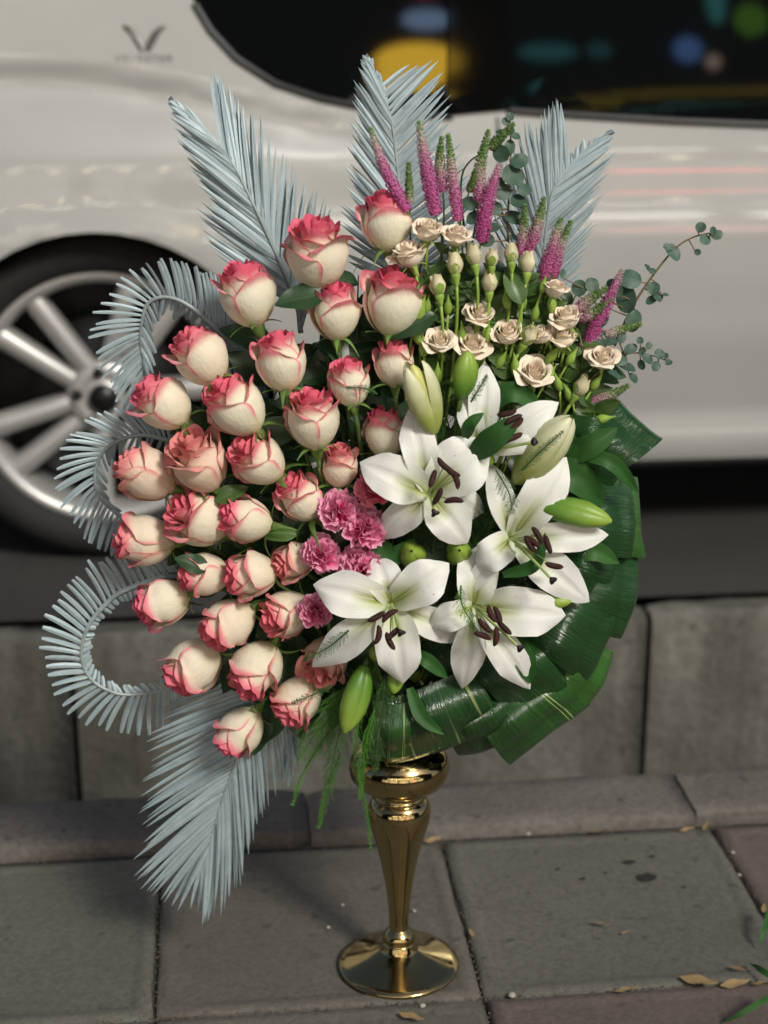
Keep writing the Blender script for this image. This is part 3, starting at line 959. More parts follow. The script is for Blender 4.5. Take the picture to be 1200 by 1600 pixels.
frond('lowest and largest curled silver frond, looping out over the open channel', [(340, 905, .01), (262, 901, 0), (225, 911, 0), (187, 926, 0), (162, 947, 0), (142, 971, 0), (131, 996, 0), (127, 1020, 0), (131, 1042, .0), (143, 1062, .0), (163, 1076, .0), (190, 1085, .004), (225, 1084, .008), (275, 1074, .012)], 1.755, [
    dict(tips=[(.1, 255, 868, 0), (.22, 200, 858, 0), (.3, 172, 866, -.004), (.37, 142, 879, -.008), (.44, 108, 908, -.01), (.5, 86, 938, -.012), (.55, 70, 966, -.012), (.6, 62, 1010, -.012), (.65, 68, 1046, -.01), (.7, 84, 1086, -.006), (.75, 106, 1114, 0), (.80, 138, 1132, .003), (.85, 180, 1146, .006), (.90, 222, 1152, .008), (.95, 252, 1138, .01), (1, 285, 1118, .012)], n=44, wid=.0060, blunt=True, twj=.22, jit=.003, arc=.03),
    dict(tips=[(.12, 290, 925, .01), (.25, 224, 930, .008), (.36, 190, 945, .006), (.46, 158, 972, .004), (.56, 145, 1000, .004), (.66, 142, 1032, .004), (.76, 160, 1056, .006), (.86, 195, 1072, .008), (1, 262, 1062, .012)], n=40, wid=.0056, blunt=True, twj=.25, jit=.002)], FG, .0042, seed=8)
frond('long silver frond hanging down to the left beside the gold vase', [(435, 1020, .01), (408, 1075, 0), (378, 1165, 0), (350, 1240, 0), (332, 1300, .0), (319, 1345, .0)], 1.745, [
    dict(tips=[(.10, 243, 1118, .01), (.26, 232, 1182, .005), (.40, 222, 1245, 0), (.52, 225, 1284, -.004), (.62, 219, 1328, -.006), (.72, 215, 1370, -.006), (.83, 233, 1403, -.006), (1, 314, 1434, -.004)], n=42, wid=.0060, twj=.32, tw=.2, arc=.012, jit=.005),
    dict(tips=[(.05, 452, 1215, .01), (.2, 426, 1250, .01), (.36, 398, 1302, .006), (.52, 378, 1366, 0), (.68, 347, 1424, -.002), (.84, 322, 1438, -.004), (1, 318, 1436, -.004)], n=42, wid=.0054, twj=.32, tw=-.2, arc=-.01, jit=.004)], FG, seed=9)
frond('short pale silver frond hanging under the lowest roses beside the fern', [(470, 1040, .02), (462, 1090, .02), (455, 1150, .02), (451, 1200, .02)], 1.77, [
    dict(tips=[(.2, 440, 1190, .02), (1, 449, 1232, .02)], n=7, wid=.0055, jit=.006, twj=.3),
    dict(tips=[(.2, 470, 1185, .02), (1, 452, 1228, .02)], n=7, wid=.0055, jit=.006, twj=.3)], FG, seed=10)
# ------------------------------------------------------------------ leaves shared by several plants
def leaf_mb(L, Wd, fold=.25, bend=.3, wave=0.0, n=9, m=6, seed=0, shape=None):
    """leaf along +X, face up +Z"""
    r = random.Random(seed)
    ph = r.uniform(0, 6)
    rows, us, vs = [], [], []
    for i in range(n + 1):
        f = i / n
        wf = shape(f) if shape else (math.sin(math.pi * min(1, f * .97 + .02) ** .8) ** .9)
        row = []
        for j in range(m + 1):
            u = j / m * 2 - 1
            x = L * f
            y = Wd * .5 * wf * u
            z = abs(u) * fold * Wd * .5 * wf - bend * L * f * f + wave * math.sin(f * 11 + ph + (1.5 if u > 0 else 0)) * Wd * abs(u) ** 2
            row.append((x, y, z))
            us.append(u); vs.append(f)
        rows.append(row)
    b = MB()
    b.grid(rows, attrs={'u': us, 'v': vs})
    return b
def serr(f):
    base = math.sin(math.pi * min(1, f * .96 + .03) ** .85) ** .85
    return max(.02, base)
LEAFD = [leaf_mb(1, .58, .22, .12 + .1 * k, .05, seed=k, shape=serr).data('leaf', M_LEAF) for k in range(4)]
LEAFB = [leaf_mb(1, .58, .25, .10 + .12 * k, .06, seed=k + 5, shape=serr).data('leaf', M_LEAFB) for k in range(4)]
def put(name, data, parent, M, pinv):
    o = link(name, data, parent)
    o.matrix_local = pinv @ M
    return o
def leafM(P, d, up, L, roll=0):
    d = Vector(d).normalized()
    up = Vector(up)
    y = up.cross(d).normalized()
    z = d.cross(y)
    R = Matrix((d, y, z)).transposed() @ Matrix.Rotation(roll, 3, 'X')
    return Matrix.Translation(P) @ R.to_4x4() @ Matrix.Scale(L, 4)

# ------------------------------------------------------------------ two-tone roses
RL, RR = .089, .0345
def petal(phi, w, R, H, flare, seed, top=.74, spiral=.05, deep=0.0, n=11, m=10, roll=.1, notch=.0, z0=0.0, dip=.10, tip=.42, body=None):
    body = body or RL * .97
    r = random.Random(seed)
    ph1, ph2 = r.uniform(0, 6.28), r.uniform(0, 6.28)
    amp = r.uniform(.008, .020) * (1 + flare * 2)
    asym = r.uniform(-.12, .12)
    prof = [(0, .15), (.05, .38), (.14, .63), (.27, .84), (.42, .97), (.54, 1.0), (.70, lerp(top, .98, .62)), (.86, lerp(top, .98, .22)), (1, top)]
    rows, rim, vv = [], [], []
    for i in range(n + 1):
        v = (i / n) ** .85
        wf = interp([(0, .80), (.2, .94), (.5, 1.0)], v) if v < .5 else 1 - tip * max(0, (v - .55) / .45) ** 2.6
        row = []
        for j in range(m + 1):
            u = j / m * 2 - 1
            a = phi + w * (u + asym * v) * wf
            fl = sm(.74, 1.0, v)
            se = sm(.62, 1.0, abs(u)) * sm(.3, .75, v)
            rr = R * interp(prof, min(1, v * H / body)) * (1 + spiral * u)
            rr += R * flare * (fl ** 1.4) * (1 - .25 * u * u) + R * roll * se * (1 if u > 0 else .15)
            rr += R * amp * math.sin(u * 4.3 + ph1) * fl + R * .009 * math.sin(u * 2.4 + ph1) * math.sin(v * 4.2 + ph2)
            z = z0 + H * v * (1 - dip * u * u * sm(.4, 1, v)) - H * .20 * flare * fl * fl + H * .016 * (1 - abs(u)) ** 2 * v ** 8
            z -= H * .03 * se
            z += H * amp * .5 * math.sin(u * 6 + ph2) * fl
            row.append((rr * math.cos(a), rr * math.sin(a), z))
            e = max(sm(.70, 1.04, v), sm(.80, 1.06, abs(u)) * sm(.08, .55, v))
            vv.append(z / body)
            rim.append(min(1, e * .95 + deep * sm(.3, .9, v)))
        rows.append(row)
    b = MB()
    b.grid(rows, attrs={'rim': rim, 'v': vv})
    return b
ROSES = []
for kd_ in range(9):
    r = random.Random(100 + kd_)
    open_ = [.12, .22, .34, .16, .28, .10, .4, .2, .3][kd_]
    parts = []
    a0 = r.uniform(0, 6.28)
    for k in range(3):                        # tight heart
        parts.append(petal(a0 + k * 2.1, 1.9, RR * (.19 + .07 * k), RL * (.985 + .01 * k), .10, r.random(), .80, .22, .75, 8, 8, dip=.03))
    for k in range(4):
        parts.append(petal(a0 + .6 + k * 1.6, 1.35, RR * (.46 + .035 * k), RL * r.uniform(.96, 1.02), .16 + open_ * .5 + r.uniform(-.05, .08), r.random(), .74, .12, .46, 10, 9, dip=.04))
    for k in range(4):
        parts.append(petal(a0 + 1.1 + k * 1.571, 1.2, RR * (.70 + .03 * k), RL * r.uniform(.90, .99), .12 + open_ * .8 + r.uniform(-.06, .12), r.random(), .68, .08, .19, 12, 10, dip=.05))
    for k in range(4):
        parts.append(petal(a0 + .3 + k * 1.571 + r.uniform(-.2, .2), 1.08, RR * .87, RL * r.uniform(.84, .96), .04 + open_ * .45 + r.uniform(-.02, .10), r.random(), .70, .06, .03, 14, 14, roll=.02, dip=.11))
    for k in range(3):
        parts.append(petal(a0 + 1.1 + k * 2.094 + r.uniform(-.3, .3), 1.16, RR * 1.02, RL * r.uniform(.72, .92), .03 + open_ * .55 + r.uniform(.0, .16), r.random(), .82, .06, .0, 14, 14, roll=.07, dip=.15))
    ROSES.append([p.data('petal', M_ROSE) for p in parts])
def sepal_mesh(L, Wd, curl, seed):
    r = random.Random(seed)
    rows, vs = [], []
    for i in range(9):
        f = i / 8
        wf = interp([(0, .7), (.25, 1), (.6, .55), (1, .05)], f)
        # out from the hip and curling back, away from the bloom
        a = curl * f * 1.6 - .5
        x = .006 + L * f * (.75)
        z = .004 + L * (.35 * f - curl * .55 * f * f)
        rows.append([(x, -Wd * wf * .5, z - .001), (x, 0, z), (x, Wd * wf * .5, z - .001)])
    b = MB(); b.grid(rows)
    return b.data('sepal', M_SEPAL)
SEP = [sepal_mesh(.030 + .004 * k, .0085, .5 + .35 * k, k) for k in range(4)]
hb = MB(); hb.lathe([(.0032, -.016), (.005, -.012), (.0078, -.006), (.0088, .0), (.0085, .004), (.006, .007), (.001, .008)], 14)
HIP = hb.data('rose_hip', M_SEPAL)
TARGET = BIND
def bez(a, b, c, d, n):
    return [a * (1 - t) ** 3 + b * 3 * t * (1 - t) ** 2 + c * 3 * t * t * (1 - t) + d * t ** 3 for t in (i / n for i in range(n + 1))]
def stem_to_bowl(P, back, root_inv, parent, r=.0026, mat=None, D=1.80, n=14, pull=.10):
    """a stem that leaves P along back, drops behind the flowers and runs down to the foam"""
    behind = CAM + (P.lerp(BIND, .45) - CAM) * (D / (P.lerp(BIND, .45) - CAM).dot(FH))
    pts = bez(P, P + back * pull * .6 - NV * .02, behind, BIND, n)
    g = MB(); g.tube(pts, r, r * .9, 6)
    g.obj('stem', mat or M_STEM, parent, M=root_inv)
    return pts

RG = 'two-tone pink and cream roses'
rose_rows = [
 # x, y, width px, angle, tilt, tone, kind, nearer, label
 (603, 350, 82, 97, 26, 0, 3, 0, 'topmost two-tone rose, just left of the pink veronica and the cream spray roses'),
 (495, 400, 102, 93, 38, 0, 6, .004, 'wide open two-tone rose second from the top, with a ruffled deep pink crown'),
 (387, 463, 92, 108, 27, 0, 7, 0, 'two-tone rose at the foot of the upper left palm frond'),
 (523, 490, 80, 96, 30, 0, 1, .008, 'two-tone rose directly under the wide open rose near the top'),
 (613, 475, 96, 86, 26, 0, 2, .010, 'large frilled two-tone rose beside the green buds of the spray roses'),
 (440, 568, 84, 102, 24, .05, 5, .006, 'round pale two-tone rose with a small pink tip, in the upper rows'),
 (315, 560, 86, 126, 24, .15, 7, 0, 'two-tone rose above the upper curled frond, its pink head tilted left'),
 (547, 600, 68, 100, 28, 0, 1, .012, 'slim two-tone rose with a fern sprig lying across its petals'),
 (616, 570, 66, 92, 24, .1, 0, .010, 'narrow two-tone rose just left of the tall cream lily bud'),
 (257, 632, 84, 140, 26, .1, 8, .002, 'two-tone rose in front of the wheel hub, leaning left with one petal raised'),
 (371, 637, 92, 130, 28, .05, 4, .012, 'big leaning two-tone rose between the round pale rose and the wheel-side rose'),
 (490, 658, 86, 96, 32, .05, 8, .018, 'broad two-tone rose with overlapping outer petals left of the uppermost lily bloom'),
 (602, 678, 72, 93, 20, 0, 0, .004, 'pointed two-tone rose right above the white lily with the long left petal'),
 (232, 742, 86, 150, 12, .75, 3, .004, 'peach rose seen from the side, at the inner end of the middle curled frond'),
 (313, 724, 94, 118, 50, .85, 6, .010, 'peach rose facing outward and half open, beside the other peach rose'),
 (406, 720, 82, 142, 44, .25, 4, .014, 'two-tone rose opening toward the viewer just right of the peach roses'),
 (530, 730, 62, 90, 38, .55, 0, .010, 'small peach-pink rose above the red carnation'),
 (471, 780, 72, 128, 34, .15, 4, .014, 'two-tone rose touching the upper left pink carnation'),
 (229, 845, 84, 178, 14, .35, 5, .004, 'two-tone rose lying on its side above the largest curled frond, leaf on its petal'),
 (313, 812, 90, 150, 44, .2, 2, .008, 'deep pink edged rose half open toward the left, in the middle of the lower rows'),
 (388, 812, 74, 165, 28, .05, 3, .018, 'plump cream rose with a small pink mouth pointing left, over the deep pink edged rose'),
 (322, 898, 72, 180, 26, .3, 1, .010, 'two-tone rose lying flat, its back covered by the rose on its right'),
 (394, 898, 74, 186, 26, .2, 4, .020, 'two-tone rose laid over the one on its left, both pointing left'),
 (461, 876, 62, 200, 42, .7, 0, .010, 'small peach rose tucked against the lower pink carnations'),
 (257, 940, 78, 198, 18, .05, 7, .010, 'strongly pink-mouthed rose pointing left, at the inner edge of the largest curl'),
 (360, 973, 80, 214, 26, .3, 5, .016, 'pale two-tone rose with a peach mouth facing down left, under the flat pair'),
 (450, 957, 74, 200, 36, .3, 8, .014, 'two-tone rose beside the lowest lone carnation'),
 (304, 1038, 86, 222, 20, .2, 7, .012, 'two-tone rose with a split petal hanging down, above the top of the hanging frond'),
 (403, 1043, 84, 238, 28, .2, 4, .018, 'drooping two-tone rose directly above the lowest rose of all'),
 (377, 1141, 74, 232, 14, .1, 3, .016, 'lowest two-tone rose, hanging over the long silver frond'),
 (467, 1092, 74, 234, 24, .35, 2, .022, 'two-tone rose pointing down beside the hanging green fern'),
 (510, 1030, 74, 244, 52, .8, 6, .014, 'peach-pink rose half hidden under the lower left lily petal'),
]
LEAFSPOTS = []
for (x, y, wd, ang, tilt, tone, kind, near, lab) in rose_rows:
    cx, cy = x - 480, y - 700
    D = 1.705 + .03 * ((cx / 330) ** 2 + (cy / 480) ** 2) - near
    P = W(x, y, D)
    ax = imgdir(ang, tilt * .72)
    s = wd * mpp(P) / (2 * RR * 1.07)
    base = P - ax * RL * s * .46
    R = random.Random(int(x * 7 + y))
    M = frame(base, ax, R.uniform(0, 6.28), s)
    root = thing('two_tone_rose', lab, 'rose', M, RG)
    Mi = M.inverted()
    for d in ROSES[kind]:
        o = link('petal', d, root)
        o['tone'] = float(tone)
    link('rose_hip', HIP, root)
    for k in range(5):
        o = link('sepal', SEP[R.randrange(4)], root)
        o.rotation_euler = (0, 0, 1.257 * k + R.uniform(-.25, .25))
        o.scale = (1 / s * R.uniform(.75, 1.1),) * 3
    pts = stem_to_bowl(base - ax * .014 * s, -ax, Mi, root)
    for k, i in enumerate((2, 4, 6)):
        q = pts[i]
        d = (RT * R.uniform(-1, 1) + UP * R.uniform(-.8, .9) + NV * R.uniform(-.1, .5))
        put('leaf', LEAFD[R.randrange(4)], root, leafM(q, d, NV * .9 + UP * .4, R.uniform(.036, .056), R.uniform(-.5, .5)), Mi)

# ------------------------------------------------------------------ cream spray roses and their buds
SR = .0165
H = .030
SPRAYS = []
for kd_ in range(4):
    r = random.Random(300 + kd_)
    op = [.35, .55, .25, .45][kd_]
    parts = []
    a0 = r.uniform(0, 6)
    H = .030
    for k in range(3): parts.append(petal(a0 + 2.1 * k, 1.8, SR * (.15 + .07 * k), H * (.97 + .02 * k), .10, r.random(), .85, .25, .6, 6, 7, dip=.03, body=H))
    for k in range(4): parts.append(petal(a0 + .5 + 1.6 * k, 1.35, SR * (.38 + .035 * k), H * r.uniform(.95, 1.0), .15 + op * .3, r.random(), .82, .12, .40, 8, 8, dip=.05, body=H))
    for k in range(5): parts.append(petal(a0 + 1.0 + 1.257 * k, 1.15, SR * (.60 + .03 * k), H * r.uniform(.88, .98), .12 + op * .5 + r.uniform(-.06, .10), r.random(), .80, .08, .18, 9, 9, dip=.08, body=H))
    for k in range(3): parts.append(petal(a0 + .4 + 2.094 * k, 1.3, SR * .90, H * r.uniform(.78, .90), .12 + op * .6 + r.uniform(-.06, .14), r.random(), .82, .06, .0, 10, 10, dip=.14, roll=.12, body=H))
    for k in range(3): parts.append(petal(a0 + 1.4 + 2.094 * k, 1.1, SR * 1.0, H * r.uniform(.62, .80), .12 + op * .6 + r.uniform(-.06, .2), r.random(), .88, .06, .0, 10, 10, dip=.18, roll=.12, body=H))
    SPRAYS.append([p.data('petal', M_SPRAY) for p in parts])
sp_sep = []
for k in range(2):
    g = MB(); rows = []
    for i in range(7):
        f = i / 6
        rows.append([(.004 + .011 * f, -.0036 * (1 - f) - .0002, .003 - (.004 + .008 * k) * f * f), (.004 + .011 * f, 0, .004 - (.004 + .008 * k) * f * f), (.004 + .011 * f, .0036 * (1 - f) + .0002, .003 - (.004 + .008 * k) * f * f)])
    g.grid(rows); sp_sep.append(g.data('sepal', M_BRIGHT))
hb = MB(); hb.lathe([(.0016, -.010), (.003, -.006), (.0048, -.001), (.005, .002), (.003, .005), (.0005, .006)], 12)
SHIP = hb.data('rose_hip', M_BRIGHT)
SG = 'cream spray roses'
spray_rows = [
 (668, 362, 44, 88, 40, 0, 'cream spray rose at the top, right beside the topmost two-tone rose'),
 (713, 370, 42, 80, 35, 1, 'cream spray rose with a green sepal up its front, second along the top edge'),
 (640, 400, 52, 110, 25, 1, 'ragged cream spray rose pressed against the topmost two-tone rose'),
 (748, 493, 42, 80, 55, 0, 'cream spray rose alone among green buds above the pair of low cream roses'),
 (793, 522, 44, 95, 58, 2, 'round cream spray rose facing out, centre of the spray rose cluster'),
 (687, 535, 42, 90, 62, 3, 'small cream spray rose left of the fullest frilled cream rose'),
 (735, 541, 50, 80, 62, 1, 'fullest frilled cream spray rose, above the green lily bud with the pointed tip'),
 (834, 584, 50, 75, 66, 3, 'peachy open spray rose above the topmost lily bloom'),
 (941, 561, 44, 95, 55, 3, 'cream spray rose furthest out beside the small-leaved eucalyptus'),
 (884, 499, 46, 100, 45, 0, 'upper of two stacked cream spray roses by the magenta veronica'),
 (880, 529, 42, 95, 45, 2, 'lower of two stacked cream spray roses by the magenta veronica'),
 (849, 524, 34, 130, 35, 2, 'small cream spray rose behind the stacked pair, on its left side'),
 (867, 453, 36, 85, 25, 3, 'cream spray rose just under the pink veronica spikes in the middle right'),
]
for (x, y, wd, ang, tilt, kd_, lab) in spray_rows:
    P = W(x, y, 1.70)
    ax = imgdir(ang, tilt * .85)
    s = wd * mpp(P) / (2 * SR * 1.0)
    s *= .92
    M = frame(P - ax * .013 * s, ax, rnd.uniform(0, 6), s)
    root = thing('spray_rose', lab, 'spray rose', M, SG)
    for d in SPRAYS[kd_]: link('petal', d, root)
    link('rose_hip', SHIP, root)
    for k in range(5):
        o = link('sepal', sp_sep[k % 2], root)
        o.rotation_euler = (0, 0, 1.257 * k)
    stem_to_bowl(P - ax * .022 * s, -ax, M.inverted(), root, .0016, M_BRIGHT, 1.76, 12, .08)
# half-open buds: green sepals hugging a cream cone
BUDS = []
for kd_ in range(2):
    r = random.Random(500 + kd_)
    L_ = .024
    cone = []
    for k in range(3): cone.append(petal(k * 2.1, 1.5, .0076 + .0006 * k, L_ * (1.06 - .05 * k), .16 * kd_, r.random(), .55, .12, .2, 8, 7, dip=.02, body=L_))
    sps = []
    for k in range(4):
        sps.append(petal(.4 + k * 1.571, .60, .0080, L_ * r.uniform(.50, .72), .06 + .16 * kd_, r.random(), .62, 0, 0, 7, 5, dip=.0, tip=.9, body=L_))
    BUDS.append(([c.data('petal', M_CREAMBUD) for c in cone], [c.data('sepal', M_BRIGHT) for c in sps]))
g = MB()
g.lathe([(.001, -.004), (.0042, -.001), (.0062, .004), (.0066, .009), (.0050, .014), (.0024, .020), (.0004, .028)], 12)
GREENBUD = g.data('bud', M_BRIGHT)
half = [
 (764, 441, 26, 92, 20, 0, 'half-open cream bud in front of a green rose leaf, left of the tall green-sepaled buds'),
 (798, 396, 24, 95, 12, 0, 'cream bud furthest right in the upper row of closed buds'),
 (769, 404, 22, 88, 8, 1, 'pale bud in the upper row, between two cream buds'),
 (740, 399, 26, 100, 10, 0, 'first cream bud of the upper row, below the bright magenta veronica'),
 (710, 413, 27, 97, 12, 0, 'cream bud on a long stalk under the sepal-fronted spray rose'),
 (684, 446, 26, 100, 15, 1, 'cream bud leaning on a fat green bud beside the large frilled two-tone rose'),
 (825, 411, 26, 85, 10, 0, 'green-sheathed cream bud below the group of four pink veronica spikes'),
 (826, 525, 26, 60, 25, 1, 'small cream bud right of the round cream spray rose'),
 (908, 604, 26, 60, 20, 0, 'cream bud just above the folded dark leaf at the outer edge'),
]
HG = 'half-open spray rose buds'
for (x, y, wd, ang, tilt, kd_, lab) in half:
    P = W(x, y, 1.695)
    ax = imgdir(ang, tilt)
    s = wd * mpp(P) / .0175
    M = frame(P - ax * .012 * s, ax, rnd.uniform(0, 6), s)
    root = thing('spray_rose_bud', lab, 'rose bud', M, HG)
    for d in BUDS[kd_][0]: link('petal', d, root)
    for d in BUDS[kd_][1]: link('sepal', d, root)
    link('rose_hip', SHIP, root)
    stem_to_bowl(P - ax * .020 * s, -ax, M.inverted(), root, .0017, M_BRIGHT, 1.745, 12, .12)
green = [(655, 488, 24, 70), (667, 480, 16, 80), (662, 545, 18, 95), (683, 590, 20, 88), (652, 528, 16, 120), (724, 524, 18, 100), (762, 524, 16, 85), (782, 565, 16, 60), (862, 475, 18, 95), (848, 448, 14, 75), (806, 575, 20, 100), (857, 590, 18, 60), (872, 600, 16, 110), (890, 618, 18, 120), (815, 470, 20, 95), (836, 490, 16, 80), (700, 480, 16, 90), (792, 470, 18, 100), (930, 600, 16, 60), (862, 556, 18, 50), (892, 560, 16, 60), (940, 655, 18, 10)]
for (x, y, wd, ang) in green:
    P = W(x, y, 1.70)
    ax = imgdir(ang, 25)
    s = wd * mpp(P) / .0150
    M = frame(P - ax * .008 * s, ax, 0, s)
    root = thing('green_bud', 'small closed green bud on a thin stalk among the cream spray roses', 'rose bud', M, 'closed green buds of the spray roses')
    link('bud', GREENBUD, root)
    stem_to_bowl(P - ax * .010 * s, -ax, M.inverted(), root, .0013, M_BRIGHT, 1.75, 10, .10)

# ------------------------------------------------------------------ white lilies
def lily_petal(T, tip, wd, back=.0, cup=.35, lift=.018, base_in=.030, seed=0, wavy=.06, ptip=1.0):
    """petal from throat T to tip; wd in metres"""
    r = random.Random(seed)
    ph = r.uniform(0, 6)
    d = tip - T
    L = d.length
    P0 = T - NV * base_in
    P1 = T + d * .18 + NV * lift * .55
    P2 = T + d * .66 + NV * lift * 1.3
    P3 = tip - NV * .006
    n, m = 18, 10
    cl = bez(P0, P1, P2, P3, n)
    rows, us, vs = [], [], []
    for i, c in enumerate(cl):
        f = i / n
        t = (cl[min(i + 1, n)] - cl[max(i - 1, 0)]).normalized()
        side = t.cross(NV)
        side = side.normalized() if side.length > .05 else RT
        nrm = side.cross(t)
        if nrm.dot(NV) < 0: nrm = -nrm
        wf = interp([(0, .22), (.15, .42), (.3, .72), (.45, .94), (.58, 1.0), (.72, .92), (.84, .66), (.93, .36), (.975, .17), (1, .015)], f)
        row = []
        for j in range(m + 1):
            u = j / m * 2 - 1
            h = wd * .5 * wf
            curl = cup * h * (u * u) * interp([(0, 1.6), (.35, .9), (.6, .15), (.85, -.35), (1, -.4)], f)
            ripple = wavy * h * abs(u) ** 2.5 * math.sin(f * 15 + ph + (2 if u > 0 else 0))
            rib = -.16 * h * math.exp(-(u / .13) ** 2) * sm(.1, .3, f) * (1 - sm(.8, 1, f)) + .05 * h * math.exp(-((abs(u) - .28) / .14) ** 2) * (1 - f)
            row.append(c + side * (h * u * (1 + .04 * math.sin(f * 12 + ph * 2))) + nrm * (curl + ripple + rib))
            us.append(u); vs.append(f)
        rows.append(row)
    b = MB(); b.grid(rows, attrs={'u': us, 'v': vs})
    return b
def ellipsoid_along(P, d, L, r, n=10, m=9, flat=1.0, bend=0.0, nrm=None):
    d = Vector(d).normalized()
    nrm = Vector(nrm if nrm is not None else NV)
    x = d.cross(nrm).normalized()
    y = x.cross(d)
    rows = []
    for i in range(m + 1):
        a = -1 + 2 * i / m
        rr = r * math.sqrt(max(.0004, 1 - abs(a) ** 2.6))
        c = P + d * (a * L / 2) + x * (bend * L * (a * a - .3))
        rows.append([c + x * rr * math.cos(2 * math.pi * k / n) + y * rr * flat * math.sin(2 * math.pi * k / n) for k in range(n)])
    b = MB(); b.grid(rows, True)
    b.F.append(tuple(range(n))[::-1]); b.F.append(tuple(m * n + k for k in range(n)))
    return b
lilies = [
 dict(lab='white lily with a long petal reaching left over the red carnation', T=(672, 772), D=1.655,
      petals=[(757, 800, 78, .035, 1), (640, 638, 66, .02, 2), (590, 839, 62, .02, 3), (562, 722, 84, .004, 4), (762, 686, 104, .012, 5), (731, 849, 82, -.002, 6)],
      anth=[(676, 748, 72), (694, 727, -42), (712, 749, -68), (684, 776, 62), (709, 782, 2), (706, 737, -35)], stig=(679, 800), fwd=.045),
 dict(lab='topmost white lily facing right, its upright petal marked by a fern sprig', T=(752, 706), D=1.672,
      petals=[(758, 564, 58, .03, 11), (722, 618, 46, .02, 12), (874, 628, 62, .0, 13), (868, 636, 44, .02, 14), (862, 687, 34, -.01, 15)],
      anth=[(792, 646, 12), (801, 655, 28), (806, 664, 40), (803, 683, 22), (790, 690, 30)], stig=(833, 691), fwd=.03),
 dict(lab='white lily facing right with its yellow-green throat open, in the middle of the right side', T=(800, 842), D=1.655,
      petals=[(766, 722, 50, .03, 21), (886, 714, 78, .015, 22), (952, 836, 58, .006, 23), (922, 941, 74, .004, 24), (744, 884, 66, -.006, 25), (716, 936, 40, .014, 26)],
      anth=[(828, 851, -56), (832, 846, -36), (840, 836, -60), (856, 851, -72), (866, 884, -12)], stig=(862, 905), fwd=.04),
 dict(lab='lower left white lily with a petal pointing straight down over a green bud', T=(612, 944), D=1.645,
      petals=[(588, 866, 66, .03, 31), (735, 1000, 58, .03, 32), (487, 1043, 66, .012, 33), (489, 914, 84, .0, 34), (702, 880, 80, .0, 35), (630, 1069, 86, -.004, 36)],
      anth=[(588, 964, 28), (608, 961, 38), (591, 992, 80), (609, 1002, -64), (614, 990, 40)], stig=(626, 987), fwd=.05),
 dict(lab='lowest white lily, its long petal pointing right and two petals hanging down', T=(742, 948), D=1.65,
      petals=[(748, 852, 78, .03, 41), (662, 974, 50, .02, 42), (722, 1077, 62, .012, 43), (829, 1078, 66, .006, 44), (672, 976, 54, -.004, 46), (885, 962, 92, -.004, 45)],
      anth=[(768, 960, -62), (778, 961, -70), (757, 978, -46), (754, 993, -22), (775, 995, 86), (788, 981, -44)], stig=(811, 1011), fwd=.04),
]
for q in lilies:
    T = W(q['T'][0], q['T'][1], q['D'])
    root = thing('white_lily', q['lab'], 'lily', T, 'open white lilies')
    inv = Matrix.Translation(-T)
    for (x, y, wp, dd, sd) in q['petals']:
        tip = W(x, y, q['D'] + dd)
        lily_petal(T, tip, wp * .87 * mpp(T), seed=sd, lift=.019, wavy=.13, cup=.42).obj('petal', M_LILY, root, M=inv)
    for (x, y, a) in q['anth']:
        A = W(x, y, q['D'] - q['fwd'])
        g = MB(); g.tube(bez(T - NV * .012, T + NV * .01, T.lerp(A, .6) + NV * .006, A, 10), .0011, .0006, 6)
        g.obj('filament', M_FILAMENT, root, M=inv)
        d = imgdir(a, rnd.uniform(-20, 20))
        ellipsoid_along(A, d, .0215, .0032, bend=rnd.uniform(-.12, .12)).obj('anther', M_ANTHER, root, M=inv)
    A = W(q['stig'][0], q['stig'][1], q['D'] - q['fwd'] - .008)
    g = MB(); g.tube(bez(T - NV * .012, T + NV * .012, T.lerp(A, .6) + NV * .004, A, 10), .0017, .0015, 8)
    g.obj('pistil', M_FILAMENT, root, M=inv)
    sg = MB()
    dz_ = (A - T).normalized()
    Ms = frame(A, dz_)
    rows = []
    for z, rr in ((-.002, .0015), (.0, .0032), (.0025, .0042), (.004, .003), (.0042, .0002)):
        rows.append([Ms @ Vector((rr * (1 + .28 * math.cos(3 * t)) * math.cos(t), rr * (1 + .28 * math.cos(3 * t)) * math.sin(t), z)) for t in (2 * math.pi * k / 18 for k in range(18))])
    sg.grid(rows, True)
    sg.obj('stigma', M_STIGMA, root, M=inv)
    stem_to_bowl(T - NV * .028, -NV, inv, root, .0034, M_STEM, 1.76, 12, .10)
